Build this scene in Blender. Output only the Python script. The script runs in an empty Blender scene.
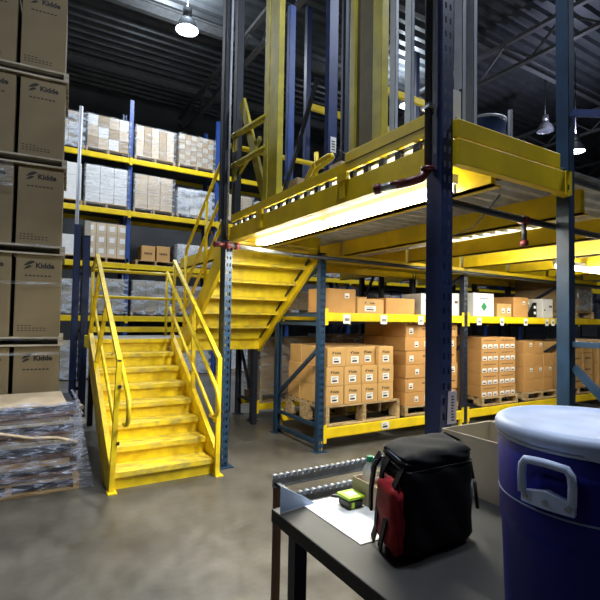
import bpy, bmesh, math, random
from mathutils import Vector, Matrix
random.seed(7)
S = bpy.context.scene
COL = S.collection
R = math.radians

# ---------------------------------------------------------------- camera
def make_camera():
    yaw, pit, ro = R(31.03), R(2.15), R(1.014)
    fw = Vector((math.sin(yaw)*math.cos(pit), math.cos(yaw)*math.cos(pit), math.sin(pit)))
    r0 = Vector((math.cos(yaw), -math.sin(yaw), 0)); u0 = r0.cross(fw)
    rt = r0*math.cos(ro) + u0*math.sin(ro); up = u0*math.cos(ro) - r0*math.sin(ro)
    cd = bpy.data.cameras.new('camera'); cd.sensor_width = 36; cd.lens = 461/600*36
    cd.clip_start = .05; cd.clip_end = 200
    co = bpy.data.objects.new('camera', cd); COL.objects.link(co)
    m = Matrix((rt, up, -fw)).transposed().to_4x4(); m.translation = (0, 0, 1.6)
    co.matrix_world = m; S.camera = co
make_camera()
S.view_settings.view_transform = 'Standard'; S.view_settings.look = 'None'
S.view_settings.gamma = 1; S.view_settings.use_curve_mapping = False
S.view_settings.exposure = 0.0
W = bpy.data.worlds.new('world'); S.world = W; W.use_nodes = True
W.node_tree.nodes['Background'].inputs[0].default_value = (.75, .85, 1, 1)
W.node_tree.nodes['Background'].inputs[1].default_value = .012
# high bay lamps: (x, y, z of the rim, power, rgb)
BAYS = [(3.0, 10.2, 8.1, 800, (.86, .93, 1)), (9.85, 10.2, 8.1, 620, (.86, .93, 1)), (-2.2, 9.6, 8.1, 700, (.86, .93, 1)),
        (1.3, 1.6, 7.6, 560, (.84, .91, 1)), (-5.0, 2.0, 7.6, 70, (.84, .91, 1)), (5.2, .2, 7.6, 520, (.84, .91, 1)),
        (13.35, 7.1, 6.45, 350, (.72, .74, 1)), (9.9, 1.5, 7.6, 380, (.9, .93, 1)), (13.7, 8.2, 7.5, 8, (.9, .93, 1))]
TUBE_POWER = 85

# ---------------------------------------------------------------- materials
def nt(name):
    m = bpy.data.materials.new(name); m.use_nodes = True
    return m, m.node_tree, m.node_tree.nodes['Principled BSDF']
def mat(name, rgb, rough=.55, metal=0, var=.18, scale=9, bump=0, rgb2=None, lo=.42, hi=.62, coat=0, stretch=None, spec=.5):
    m, t, b = nt(name)
    b.inputs['Roughness'].default_value = rough; b.inputs['Metallic'].default_value = metal
    b.inputs['Specular IOR Level'].default_value = spec
    if coat: b.inputs['Coat Weight'].default_value = coat
    tc = t.nodes.new('ShaderNodeTexCoord'); mp = t.nodes.new('ShaderNodeMapping')
    t.links.new(tc.outputs['Object'], mp.inputs[0])
    if stretch: mp.inputs['Scale'].default_value = stretch
    n = t.nodes.new('ShaderNodeTexNoise'); n.inputs['Scale'].default_value = scale; n.inputs['Detail'].default_value = 6
    t.links.new(mp.outputs[0], n.inputs['Vector'])
    r = t.nodes.new('ShaderNodeValToRGB'); r.color_ramp.elements[0].position = lo; r.color_ramp.elements[1].position = hi
    c2 = rgb2 if rgb2 else tuple(c*(1-var) for c in rgb)
    r.color_ramp.elements[0].color = (*c2, 1); r.color_ramp.elements[1].color = (*rgb, 1)
    t.links.new(n.outputs[0], r.inputs[0]); t.links.new(r.outputs[0], b.inputs['Base Color'])
    if bump:
        bp = t.nodes.new('ShaderNodeBump'); bp.inputs['Strength'].default_value = bump; bp.inputs['Distance'].default_value = .01
        t.links.new(n.outputs[0], bp.inputs['Height']); t.links.new(bp.outputs[0], b.inputs['Normal'])
    return m
def emit(name, rgb, s):
    m = bpy.data.materials.new(name); m.use_nodes = True; t = m.node_tree; t.nodes.clear()
    e = t.nodes.new('ShaderNodeEmission'); e.inputs[0].default_value = (*rgb, 1); e.inputs[1].default_value = s
    o = t.nodes.new('ShaderNodeOutputMaterial'); t.links.new(e.outputs[0], o.inputs[0]); return m
def film(name, dens=.28, tint=(.75, .8, .9), stretch=(2, 2, 14), hi=.62):
    m, t, b = nt(name)
    b.inputs['Base Color'].default_value = (*tint, 1); b.inputs['Roughness'].default_value = .16
    b.inputs['Specular IOR Level'].default_value = .9
    tc = t.nodes.new('ShaderNodeTexCoord'); mp = t.nodes.new('ShaderNodeMapping'); mp.inputs['Scale'].default_value = stretch
    mp.inputs['Rotation'].default_value = (0, .12, 0)
    n = t.nodes.new('ShaderNodeTexNoise'); n.inputs['Scale'].default_value = 1.6; n.inputs['Detail'].default_value = 8
    n.inputs['Distortion'].default_value = 1.2
    t.links.new(tc.outputs['Object'], mp.inputs[0]); t.links.new(mp.outputs[0], n.inputs['Vector'])
    r = t.nodes.new('ShaderNodeMapRange'); r.inputs[1].default_value = .45; r.inputs[2].default_value = hi
    r.inputs[3].default_value = dens*.35; r.inputs[4].default_value = min(1, dens*2)
    t.links.new(n.outputs[0], r.inputs[0]); t.links.new(r.outputs[0], b.inputs['Alpha'])
    bp = t.nodes.new('ShaderNodeBump'); bp.inputs['Strength'].default_value = 1; bp.inputs['Distance'].default_value = .03
    t.links.new(n.outputs[0], bp.inputs['Height']); t.links.new(bp.outputs[0], b.inputs['Normal'])
    return m
M = dict(
    yellow=mat('yellow_paint', (.86, .62, .012), .38, var=.14, scale=5),
    stairyel=mat('worn_yellow_paint', (.92, .70, .015), .42, scale=7, rgb2=(.70, .49, .02), lo=.36, hi=.6),
    treadyel=mat('scuffed_yellow_tread', (.85, .64, .03), .5, scale=9, rgb2=(.50, .39, .08), lo=.36, hi=.56, bump=.15, stretch=(.7, 2.2, 1)),
    olive=mat('old_olive_yellow_paint', (.50, .42, .03), .5, var=.25, scale=6),
    blue=mat('navy_rack_paint', (.022, .042, .15), .42, var=.25, scale=6),
    teal=mat('slate_blue_rack_paint', (.012, .042, .095), .45, var=.3, scale=8),
    bright=mat('bright_blue_rack_paint', (.025, .075, .30), .42, var=.2, scale=8),
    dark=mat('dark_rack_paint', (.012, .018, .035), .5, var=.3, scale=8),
    card=mat('brown_cardboard', (.52, .27, .085), .8, var=.13, scale=3),
    card2=mat('tan_cardboard', (.58, .34, .12), .8, var=.12, scale=3),
    card3=mat('dull_cardboard', (.36, .25, .13), .8, var=.12, scale=3),
    cardlight=mat('pale_cardboard', (.62, .50, .36), .8, var=.15, scale=3),
    cardtall=mat('shaded_kraft_cardboard', (.225, .175, .10), .85, var=.1, scale=3),  # kraft with the stack's dimmer light put into its base colour
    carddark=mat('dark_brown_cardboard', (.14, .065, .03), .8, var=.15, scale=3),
    cardgrey=mat('greyish_kraft_cardboard', (.46, .41, .32), .8, var=.1, scale=3),
    tape=mat('packing_tape', (.62, .42, .2), .25, var=.08),
    white=mat('white_paper', (.8, .8, .8), .6, var=.05),
    lilac=mat('lilac_paper', (.62, .6, .8), .6, var=.08),
    whitebox=mat('white_carton', (.75, .75, .75), .65, var=.08),
    ink=mat('black_ink', (.02, .018, .016), .7, var=.1),
    inkbrown=mat('brown_ink', (.12, .06, .03), .8, var=.1),
    green=mat('green_ink', (.01, .22, .06), .6, var=.1),
    wood=mat('pallet_wood', (.50, .36, .19), .8, rgb2=(.27, .18, .09), scale=3, stretch=(1, 8, 8), bump=.1),
    greywood=mat('weathered_pallet_wood', (.50, .45, .36), .85, rgb2=(.3, .26, .2), scale=3, stretch=(1, 8, 8)),
    steel=mat('galvanized_steel', (.50, .52, .55), .4, metal=.8, var=.25, scale=14),
    palesteel=mat('pale_grey_paint', (.45, .49, .58), .45, var=.12),
    deck=mat('corrugated_deck_steel', (.74, .74, .72), .5, metal=.1, var=.2, scale=5),
    pipe=mat('painted_black_pipe', (.03, .032, .04), .4, var=.2),
    silver=mat('silver_pipe', (.6, .6, .6), .35, metal=.5, var=.15),
    redmetal=mat('red_pipe_coupling', (.17, .02, .02), .4, var=.4, scale=30),
    black=mat('black_nylon', (.006, .006, .008), .85, var=.3, scale=120, spec=.25),
    blackp=mat('black_plastic', (.012, .012, .014), .4, var=.2),
    piping=mat('pale_blue_piping', (.22, .3, .5), .6, var=.1),
    red=mat('red_nylon', (.42, .006, .014), .8, var=.3, scale=20),
    coolblue=mat('blue_cooler_plastic', (.010, .013, .20), .5, var=.15, scale=5, spec=.2),
    coolwhite=mat('frosty_white_plastic', (.50, .60, .84), .5, rgb2=(.40, .48, .68), scale=9, lo=.35, hi=.6),
    lime=mat('lime_plastic', (.45, .75, .02), .4, var=.1),
    greencap=mat('green_bottle_cap', (.0, .28, .14), .4, var=.1),
    benchtop=mat('worn_dark_bench', (.016, .015, .015), .6, var=.4, scale=6),
    duskroof=mat('dark_roof_sheet', (.11, .125, .14), .42, metal=.4, var=.25, scale=2),
    roofsteel=mat('grey_roof_steel', (.16, .17, .18), .5, var=.2),
    wallm=mat('dim_grey_wall_panel', (.16, .17, .18), .7, var=.2, scale=1),
    drum=mat('dull_blue_drum', (.025, .05, .15), .4, var=.2),
    reflector=mat('lamp_reflector', (.75, .77, .8), .25, metal=.7, var=.05),
    film=film('stretch_film', .2, (.6, .66, .75)), filmpile=film('crinkled_stretch_film', .34, (.5, .56, .78), (4.5, 6, 24), .68),  # pile film: opaque pale streaks and blue tint stand in for highlights
    filmlight=film('milky_stretch_film', .42, (.5, .56, .66), (3, 3, 5), .62),
    glow=emit('lamp_glow', (.85, .9, 1), 25), tube=emit('fluorescent_glow', (1, .98, .86), 80),
)
def concrete():
    m, t, b = nt('worn_concrete')
    tc = t.nodes.new('ShaderNodeTexCoord')
    n1 = t.nodes.new('ShaderNodeTexNoise'); n1.inputs['Scale'].default_value = 1.1; n1.inputs['Detail'].default_value = 9; n1.inputs['Roughness'].default_value = .65
    n2 = t.nodes.new('ShaderNodeTexNoise'); n2.inputs['Scale'].default_value = 9; n2.inputs['Detail'].default_value = 8
    r1 = t.nodes.new('ShaderNodeValToRGB'); r1.color_ramp.elements[0].position = .36; r1.color_ramp.elements[1].position = .66
    r1.color_ramp.elements[0].color = (.055, .050, .043, 1); r1.color_ramp.elements[1].color = (.145, .136, .123, 1)
    r2 = t.nodes.new('ShaderNodeValToRGB'); r2.color_ramp.elements[0].position = .35; r2.color_ramp.elements[1].position = .6
    r2.color_ramp.elements[0].color = (.7, .7, .7, 1); r2.color_ramp.elements[1].color = (1, 1, 1, 1)
    mx = t.nodes.new('ShaderNodeMixRGB'); mx.blend_type = 'MULTIPLY'; mx.inputs[0].default_value = .8
    for n in (n1, n2): t.links.new(tc.outputs['Object'], n.inputs['Vector'])
    t.links.new(n1.outputs[0], r1.inputs[0]); t.links.new(n2.outputs[0], r2.inputs[0])
    t.links.new(r1.outputs[0], mx.inputs[1]); t.links.new(r2.outputs[0], mx.inputs[2]); t.links.new(mx.outputs[0], b.inputs['Base Color'])
    rr = t.nodes.new('ShaderNodeMapRange'); rr.inputs[3].default_value = .22; rr.inputs[4].default_value = .5
    t.links.new(n2.outputs[0], rr.inputs[0]); t.links.new(rr.outputs[0], b.inputs['Roughness'])
    return m
M['concrete'] = concrete()

# ---------------------------------------------------------------- helpers
def world_loc(o):
    v = Vector((0, 0, 0))
    while o is not None: v += o.location; o = o.parent
    return v
class MB:
    def __init__(s): s.bm = bmesh.new()
    def box(s, x0, y0, z0, x1, y1, z1, bev=0):
        r = bmesh.ops.create_cube(s.bm, size=1)
        for v in r['verts']:
            v.co = Vector(((x0+x1)/2+v.co.x*(x1-x0), (y0+y1)/2+v.co.y*(y1-y0), (z0+z1)/2+v.co.z*(z1-z0)))
        if bev:
            es = list({e for v in r['verts'] for e in v.link_edges})
            bmesh.ops.bevel(s.bm, geom=es, offset=bev, segments=2, affect='EDGES', profile=.5)
        return s
    def bar(s, p, q, w, h, upv=(0, 0, 1)):     # rectangular bar p to q, w across, h along upv
        p, q = Vector(p), Vector(q); d = (q-p).normalized(); u = Vector(upv)
        a = d.cross(u)
        if a.length < 1e-4: a = d.cross(Vector((0, 1, 0)))
        a.normalize(); u = a.cross(d).normalized()
        vs = [s.bm.verts.new(e+a*sx*w/2+u*sy*h/2) for e in (p, q) for sx, sy in ((-1, -1), (1, -1), (1, 1), (-1, 1))]
        for f in ((0, 1, 2, 3), (7, 6, 5, 4), (0, 4, 5, 1), (1, 5, 6, 2), (2, 6, 7, 3), (3, 7, 4, 0)):
            s.bm.faces.new([vs[i] for i in f])
        return s
    def tube(s, pts, r, seg=12, cap=True):
        pts = [Vector(p) for p in pts]; rings = []
        prev = None
        for i, p in enumerate(pts):
            d = (pts[min(i+1, len(pts)-1)]-pts[max(i-1, 0)]).normalized()
            if prev is None:
                a = d.cross(Vector((0, 0, 1)))
                if a.length < 1e-3: a = d.cross(Vector((0, 1, 0)))
            else: a = prev-d*prev.dot(d)
            a.normalize(); prev = a; b = d.cross(a)
            rings.append([s.bm.verts.new(p+(a*math.cos(t)+b*math.sin(t))*r) for t in [2*math.pi*k/seg for k in range(seg)]])
        for A, B in zip(rings, rings[1:]):
            for k in range(seg):
                f = s.bm.faces.new((A[k], A[(k+1) % seg], B[(k+1) % seg], B[k])); f.smooth = True
        if cap: s.bm.faces.new(rings[0][::-1]); s.bm.faces.new(rings[-1])
        return s
    def lathe(s, c, prof, seg=40, close=True):   # prof: (r, z) from bottom to top
        rings = []
        for r, z in prof:
            rings.append([s.bm.verts.new((c[0]+r*math.cos(2*math.pi*k/seg), c[1]+r*math.sin(2*math.pi*k/seg), z)) for k in range(seg)])
        for A, B in zip(rings, rings[1:]):
            for k in range(seg):
                f = s.bm.faces.new((A[k], A[(k+1) % seg], B[(k+1) % seg], B[k])); f.smooth = True
        if close: s.bm.faces.new(rings[0][::-1]); s.bm.faces.new(rings[-1])
        return s
    def prism(s, pts, off):                       # polygon pts extruded by off
        off = Vector(off); a = [s.bm.verts.new(p) for p in pts]; b = [s.bm.verts.new(Vector(p)+off) for p in pts]
        s.bm.faces.new(a[::-1]); s.bm.faces.new(b); n = len(pts)
        for i in range(n): s.bm.faces.new((a[i], a[(i+1) % n], b[(i+1) % n], b[i]))
        return s
    def quad(s, *p): s.bm.faces.new([s.bm.verts.new(v) for v in p]); return s
    def build(s, name, m, parent=None, loc=None, fix=True):
        if fix: bmesh.ops.recalc_face_normals(s.bm, faces=s.bm.faces)
        me = bpy.data.meshes.new(name)
        o = bpy.data.objects.new(name, me); COL.objects.link(o)
        if parent is not None: o.parent = parent; sh = world_loc(parent)
        else: sh = Vector(loc) if loc else Vector((0, 0, 0)); o.location = sh
        for v in s.bm.verts: v.co -= sh
        s.bm.to_mesh(me); s.bm.free(); me.materials.append(M[m] if isinstance(m, str) else m)
        return o
def tag(o, label, cat, group=None, kind=None):
    if label: o['label'] = label
    if cat: o['category'] = cat
    if group: o['group'] = group
    if kind: o['kind'] = kind
    return o
def thing(name, label, cat, loc=(0, 0, 0), rz=0, group=None):
    o = bpy.data.objects.new(name, None); COL.objects.link(o); o.location = loc; o.rotation_euler = (0, 0, rz)
    o.empty_display_size = .1
    return tag(o, label, cat, group)
def struct(o, kind='structure'): o['kind'] = kind; return o
def dup(o, parent=None):
    c = o.copy(); COL.objects.link(c)
    if parent is not None: c.parent = parent
    for ch in list(o.children): dup(ch, c)
    return c
ORD = ['first', 'second', 'third', 'fourth', 'fifth', 'sixth', 'seventh', 'eighth']
TXT = {}
def text_obj(s, size, m, parent, x, y, z, face='-Y', name='lettering', bold=.0, shear=0, sx=1, ez=.0006):
    key = (s, size, face, bold, shear, sx, M[m].name)
    if key not in TXT:
        cu = bpy.data.curves.new('lettering', 'FONT'); cu.body = s; cu.size = size; cu.align_x = 'CENTER'; cu.align_y = 'CENTER'
        cu.extrude = ez; cu.offset = bold; cu.shear = shear; cu.resolution_u = 3
        t = bpy.data.objects.new('tmp', cu); me = bpy.data.meshes.new_from_object(t)
        bpy.data.objects.remove(t); bpy.data.curves.remove(cu)
        for v in me.vertices:
            X, Y, Z = v.co.x*sx, v.co.y, v.co.z
            v.co = {'-Y': (X, -Z, Y), '-X': (-Z, -X, Y)}[face]
        me.materials.clear(); me.materials.append(M[m]); TXT[key] = me
    o = bpy.data.objects.new(name, TXT[key]); COL.objects.link(o); o.parent = parent
    o.location = Vector((x, y, z)) - world_loc(parent)
    return o
def leafmark(parent, x, y, z, s, m='ink'):       # the two-leaf swoosh beside the word
    b = MB()
    def leaf(cx, cz, L, H, rot):
        pts = []
        for k in range(9):
            t = k/8; pts.append((L*(t-.5), H*math.sin(math.pi*t)**.7*(.35+.65*t)))
        for k in range(7, 0, -1):
            t = k/8; pts.append((L*(t-.5), -.25*H*math.sin(math.pi*t)))
        c, sn = math.cos(rot), math.sin(rot)
        b.prism([(x+s*(cx+px*c-pz*sn), y, z+s*(cz+px*sn+pz*c)) for px, pz in pts], (0, -.0008, 0))
    leaf(0, .12, 1.1, .34, .42); leaf(-.12, -.28, .8, .26, .42)
    return b.build('printed_emblem', m, parent)

# ---------------------------------------------------------------- structure
b = MB(); b.box(-12, -6, -.2, 26, 18, 0); struct(b.build('floor', 'concrete'))
for nm, a in dict(wall_back=(-12, 17, 0, 26, 17.2, 9.6), wall_left=(-12.2, -6, 0, -12, 18, 9.6), wall_right=(26, -6, 0, 26.2, 18, 9.6), wall_front=(-12, -6.2, 0, 26, -6, 9.6)).items():
    struct(MB().box(*a).build(nm, 'wallm'))
b = MB(); prof = []
y = -6
while y < 17.2:
    for dy, z in ((0, 9.3), (.12, 9.3), (.17, 9.39), (.29, 9.39)): prof.append((y+dy, z))
    y += .34
for (y0, z0), (y1, z1) in zip(prof, prof[1:]): b.quad((-12, y0, z0), (26, y0, z0), (26, y1, z1), (-12, y1, z1))
struct(b.build('ceiling', 'duskroof', fix=False))
n = 1
for y in (-2.5, 1.0, 4.5, 8.0, 11.5, 15.0):      # purlins along the building
    b = MB(); b.box(-12, y-.07, 9.02, 26, y+.07, 9.05).box(-12, y-.01, 9.05, 26, y+.01, 9.27).box(-12, y-.07, 9.27, 26, y+.07, 9.3)
    struct(b.build('trim_%d' % n, 'roofsteel')); n += 1
for x in (-6.5, -1.2, 4.8, 10.8, 16.8, 22.5):    # trusses across it
    b = MB(); b.box(x-.06, -6, 8.92, x+.06, 17, 9.02).box(x-.06, -6, 8.2, x+.06, 17, 8.28)
    y = -6; k = 0
    while y < 16.5:
        z0, z1 = (8.28, 8.92) if k % 2 == 0 else (8.92, 8.28)
        b.bar((x, y, z0), (x, y+.8, z1), .05, .05); y += .8; k += 1
    struct(b.build('trim_%d' % n, 'roofsteel')); n += 1

# ---------------------------------------------------------------- high bay lamps
wh = ['over the aisle behind the far rack stairs', 'further right over the back aisle', 'over the left end of the back aisle', 'over the yellow staircase aisle',
      'far left beyond the stacked boxes', 'over the right part of the mezzanine', 'glowing beside the far blue upright', 'over the front right aisle', 'small and unlit, left of the far blue upright']
for i, (x, y, z, pw, c) in enumerate(BAYS):
    t = thing('high_bay_lamp', 'round bell shaped high bay lamp ' + wh[i], 'lamp', (x, y, z), group='high bay warehouse lamps')
    MB().lathe((x, y), [(.25, z), (.24, z+.04), (.2, z+.16), (.12, z+.28), (.09, z+.3)], 24, False).build('lamp_shade', 'reflector', t)
    MB().lathe((x, y), [(.22, z+.03), (.235, z+.045)], 24).build('lamp_lens', 'glow' if pw > 20 else 'palesteel', t)
    MB().lathe((x, y), [(.1, z+.3), (.1, z+.5), (.03, z+.52)], 16).build('ballast_housing', 'steel', t)
    MB().tube([(x, y, z+.5), (x, y, 9.37)], .012, 6).build('hanging_cable', 'pipe', t)
    ld = bpy.data.lights.new('bay_light', 'AREA'); ld.shape = 'DISK'; ld.size = .44; ld.energy = pw*.36; ld.color = c; ld.spread = R(160)
    lo = bpy.data.objects.new('bay_light', ld); COL.objects.link(lo); lo.parent = t; lo.location = (0, 0, -.01)
    ld = bpy.data.lights.new('bay_uplight', 'AREA'); ld.shape = 'DISK'; ld.size = .3; ld.energy = pw*.14; ld.color = c
    lo = bpy.data.objects.new('bay_uplight', ld); COL.objects.link(lo); lo.parent = t; lo.location = (0, 0, .53); lo.rotation_euler = (math.pi, 0, 0)

def fluoro(label, p, length, along, power, tubes=2):
    x, y, z = p
    t = thing('fluorescent_fixture', label, 'lamp', p, group='fluorescent strips under the mezzanine')
    def bx(a0, b0, c0, a1, b1, c1): # a along, b across
        return (x+a0, y+b0, z+c0, x+a1, y+b1, z+c1) if along == 'X' else (x+b0, y+a0, z+c0, x+b1, y+a1, z+c1)
    MB().box(*bx(0, -.045, .03, length, .045, .085)).build('fixture_housing', 'white', t)
    n = max(1, round(length/1.22))
    for k in range(n):
        for s in ((-.035, .035) if tubes == 2 else (0,)):
            a, e = k*length/n+.03, (k+1)*length/n-.03
            P = [(x+a, y+s, z), (x+e, y+s, z)] if along == 'X' else [(x+s, y+a, z), (x+s, y+e, z)]
            MB().tube(P, .018, 10).build('fluorescent_tube', 'tube', t)
            for q in (a, e):
                MB().box(*bx(q-.012, s-.014, -.02, q+.012, s+.014, .035)).build('lamp_holder', 'white', t)
    ld = bpy.data.lights.new('tube_light', 'AREA'); ld.shape = 'RECTANGLE'
    ld.size = length if along == 'X' else .1; ld.size_y = .1 if along == 'X' else length
    ld.energy = power; ld.color = (1, .97, .82)
    lo = bpy.data.objects.new('tube_light', ld); COL.objects.link(lo); lo.parent = t
    lo.location = (length/2, 0, -.03) if along == 'X' else (0, length/2, -.03)

# ---------------------------------------------------------------- steel uprights
def post(x0, y0, z0, z1, w=.076, d=.08, holes=True, name='upright', m='teal', parent=None, pitch=.076, front=-1):
    """C section: a perforated face towards -Y (front=-1) or +Y, two flanges, open back. x0,y0 = low corner"""
    b = MB(); bm = b.bm; t = .003
    yf = y0 if front < 0 else y0+d
    if holes:
        cols = [0, .20*w, .38*w, .62*w, .80*w, w]
        k = int((z1-z0)/pitch)
        zs = [z0]
        for i in range(k):
            c = z0+(i+.5)*(z1-z0)/k; zs += [c-.017, c+.017]
        zs.append(z1)
        grid = [[bm.verts.new((x0+c, yf, z)) for c in cols] for z in zs]
        for j in range(len(zs)-1):
            for i in range(5):
                if j % 2 == 1 and i in (1, 3): continue
                bm.faces.new((grid[j][i], grid[j][i+1], grid[j+1][i+1], grid[j+1][i]))
    else: b.box(x0, min(yf, yf-front*t), z0, x0+w, max(yf, yf-front*t), z1)
    ya, yb = (y0+(t if holes else 0), y0+d) if front < 0 else (y0, y0+d)
    b.box(x0, ya, z0, x0+t, yb, z1); b.box(x0+w-t, ya, z0, x0+w, yb, z1)
    yl = y0+d if front < 0 else y0
    b.box(x0+t, yl-t/2, z0, x0+.022, yl+t/2, z1); b.box(x0+w-.022, yl-t/2, z0, x0+w-t, yl+t/2, z1)
    return b.build(name, m, parent, fix=False)

def frame(x, ya, yb, z1, parent, m='teal', holes=True, w=.076, zs=(.18, .42, 1.2, 2.2), diag=((.45, 1.15, 1), (1.25, 2.15, -1)), plate=True):
    post(x, ya, 0, z1, w, .08, holes, m=m, parent=parent)
    post(x, yb-.08, 0, z1, w, .08, holes, m=m, parent=parent, front=1)
    c = x+w/2
    for z in zs: MB().box(c-.018, ya+.08, z-.02, c+.018, yb-.08, z+.02).build('frame_brace', m, parent)
    for z0, z2, s in diag:
        p, q = (ya+.08, yb-.08) if s < 0 else (yb-.08, ya+.08)
        MB().bar((c, p, z0), (c, q, z2), .036, .045, (0, 0, 1)).build('diagonal_brace', m, parent)
    if plate:
        for y in (ya+.04, yb-.04): MB().box(x-.04, y-.07, 0, x+w+.04, y+.07, .008).build('foot_plate', m, parent)

def beam(x0, x1, y, z0, z1, parent, m='yellow', th=.045, clips=True, side=-1):
    b = MB(); b.box(x0, y-th/2, z0, x1, y+th/2, z1, .004)
    b.box(x0+.03, y-side*(-.5)*th if 0 else y-th/2-.004, z0+.012, x1-.03, y-th/2, z0+.022)
    o = b.build('shelf_beam', m, parent)
    if clips:
        for xe, s in ((x0, 1), (x1, -1)):
            MB().box(min(xe, xe+s*.045), y-th/2-.006, z0-.05, max(xe, xe+s*.045), y-th/2-.001, z1+.05).build('beam_end_plate', m, parent)
    return o

# ---------------------------------------------------------------- pallets and cartons
def pallet_mesh(w, d, h=.13, gaps=True):
    b = MB(); t = .018
    for y in (0, d/2-.02, d-.04): 
        b.box(0, y, t, w, y+.04, h-t)
    # notches show as darker openings between blocks
    n = 7
    for k in range(n):
        x = k*(w-.09)/(n-1); b.box(x, 0, h-t, x+.09, d, h)
    for x in (0, w/2-.05, w-.1): b.box(x, 0, 0, x+.1, d, t)
    return b
def pallet_front(w, d, h=.13):      # stringers run front to back, so the openings face the front
    b = MB(); t = .018
    for x in (0, w/2-.025, w-.05):
        b.box(x, 0, h-t-.03, x+.05, d, h-t)
        for y0, y1 in ((0, .16), (.38, d-.38), (d-.16, d)):
            if y1 > y0: b.box(x, y0, t, x+.05, y1, h-t-.03)
    n = 7
    for k in range(n):
        y = k*(d-.09)/(n-1); b.box(0, y, h-t, w, y+.09, h)
    for y in (0, d/2-.05, d-.1): b.box(0, y, 0, w, y+.1, t)
    return b
def move_mb(b, x, y, z):
    for v in b.bm.verts: v.co += Vector((x, y, z))
    return b
def place_pallet(x, y, z, w, d, label, m='wood', h=.13, group='wooden pallets in the racks'):
    o = move_mb(pallet_front(w, d, h), x, y, z).build('wooden_pallet', m, loc=(x, y, z))
    return tag(o, label, 'pallet', group)

def sticker(p, x, y, z, w, h, lines=3, name='shipping_label', m='white', face='-Y'):
    def bx(a0, c0, a1, c1, e0, e1):
        return (a0, y-e1, c0, a1, y-e0, c1) if face == '-Y' else (x-e1, y+(a0-x), c0, x-e0, y+(a1-x), c1)
    s = MB().box(*bx(x-w/2, z-h/2, x+w/2, z+h/2, .0005, .0025)).build(name, m, p)
    if lines:
        b = MB()
        random.seed(int(w*1000)+lines)
        b.box(*bx(x-w*.36, z-h*.34, x+w*.30, z-h*.08, .0026, .0034))
        for k in range(lines-1):
            zz = z+h*(.08+.16*k); b.box(*bx(x-w*.4, zz, x+w*(.1+.3*random.random()), zz+h*.06, .0026, .0034))
        b.build('printed_text', 'ink', s)
    return s

def carton_proto(w, d, h, m, kind):
    """a carton whose base corner (left front) is its origin; returned as a mesh object with children, moved far later"""
    b = MB(); b.box(0, 0, 0, w, d, h, .006)
    o = b.build('carton', m)
    T = MB(); T.box(w*.0, d/2-.025, h-.0005, w, d/2+.025, h+.0008); T.build('packing_tape', 'tape', o)
    if kind == 'extinguisher':
        sticker(o, w*.48, 0, h*.34, w*.42, h*.36, 3)
        text_obj('Kidde', h*.17, 'ink', o, w*.56, -.001, h*.70, bold=.001)
        leafmark(o, w*.30, -.0004, h*.72, h*.17)
    elif kind == 'squareL': sticker(o, w*.2, 0, h*.45, .075, .08, 2); MB().box(w*.62, -.0012, h*.55, w*.9, -.0003, h*.66).build('printed_text', 'inkbrown', o)
    elif kind == 'squareR': sticker(o, w*.80, 0, h*.5, .075, .08, 2); sticker(o, w*.42, 0, h*.48, .07, .075, 2)
    elif kind == 'twotags':
        for k in (.18, .5, .82): sticker(o, w*k, 0, h*.24, w*.24, h*.34, 2)
        b = MB()
        for k in range(8): b.box(w*(.14+.09*k), -.0012, h*.68, w*(.20+.09*k), -.0003, h*.77)
        b.build('printed_text', 'inkbrown', o)
    elif kind == 'smalltag': sticker(o, w*.7, 0, h*.72, .07, .06, 2)
    elif kind == 'tall':
        text_obj('Kidde', .074, 'ink', o, w*.63, -.001, h*.865, bold=.0035)
        leafmark(o, w*.29, -.0004, h*.872, .105)
        b = MB()
        for k in range(7): b.box(w*.2+k*w*.085, -.0012, h*.735, w*.26+k*w*.085, -.0003, h*.75)
        for r in range(3):
            for k in range(8 - (4 if r == 0 else 0)): b.box(w*.08+k*w*.08, -.0012, h*(.13-.03*r), w*.13+k*w*.08, -.0003, h*(.14-.03*r))
        b.build('printed_text', 'ink', o)
    elif kind == 'sidetext':
        b = MB()
        for k in range(5): b.box(w*(.2+.12*k), -.0012, h*.42, w*(.29+.12*k), -.0003, h*.56)
        b.build('printed_text', 'inkbrown', o)
    return o
PROTO = {}
def carton(x, y, z, w, d, h, m, kind, label, group, rz=0):
    key = (round(w, 3), round(d, 3), round(h, 3), m, kind)
    if key not in PROTO: PROTO[key] = carton_proto(w, d, h, m, kind); o = PROTO[key]
    else: o = dup(PROTO[key])
    o.location = (x, y, z); o.rotation_euler = (0, 0, rz)
    return tag(o, label, 'carton', group)

# ================================================================ front pallet rack (right)
XU = [3.05, 5.61, 8.2, 10.8, 13.3]
rk = thing('pallet_rack', 'slate blue and yellow pallet rack full of brown cartons, running right under the mezzanine', 'rack', (3.05, 4.6, 0))
for i, x in enumerate(XU):
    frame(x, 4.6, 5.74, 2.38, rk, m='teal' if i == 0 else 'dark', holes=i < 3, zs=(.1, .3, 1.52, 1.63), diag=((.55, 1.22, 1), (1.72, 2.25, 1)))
for i in range(4):
    a, c = XU[i]+.076, XU[i+1]
    beam(a, c, 4.625, .15, .27, rk); beam(a, c, 5.70, .15, .27, rk)
    beam(a, c, 4.625, 1.56, 1.665, rk); beam(a, c, 5.70, 1.56, 1.665, rk)
    d = MB()
    for k in range(14): d.box(a+.02+k*(c-a-.04)/13-.006, 4.65, 1.655, a+.02+k*(c-a-.04)/13+.006, 5.68, 1.663)
    for k in range(6): d.box(a, 4.68+k*.19, 1.647, c, 4.69+k*.19, 1.655)
    d.build('wire_deck', 'dark', rk)
    for k in range(4): MB().box(a+.25+k*.62, 4.65, .20, a+.30+k*.62, 5.68, .262).build('cross_bar', 'dark', rk)
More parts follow.
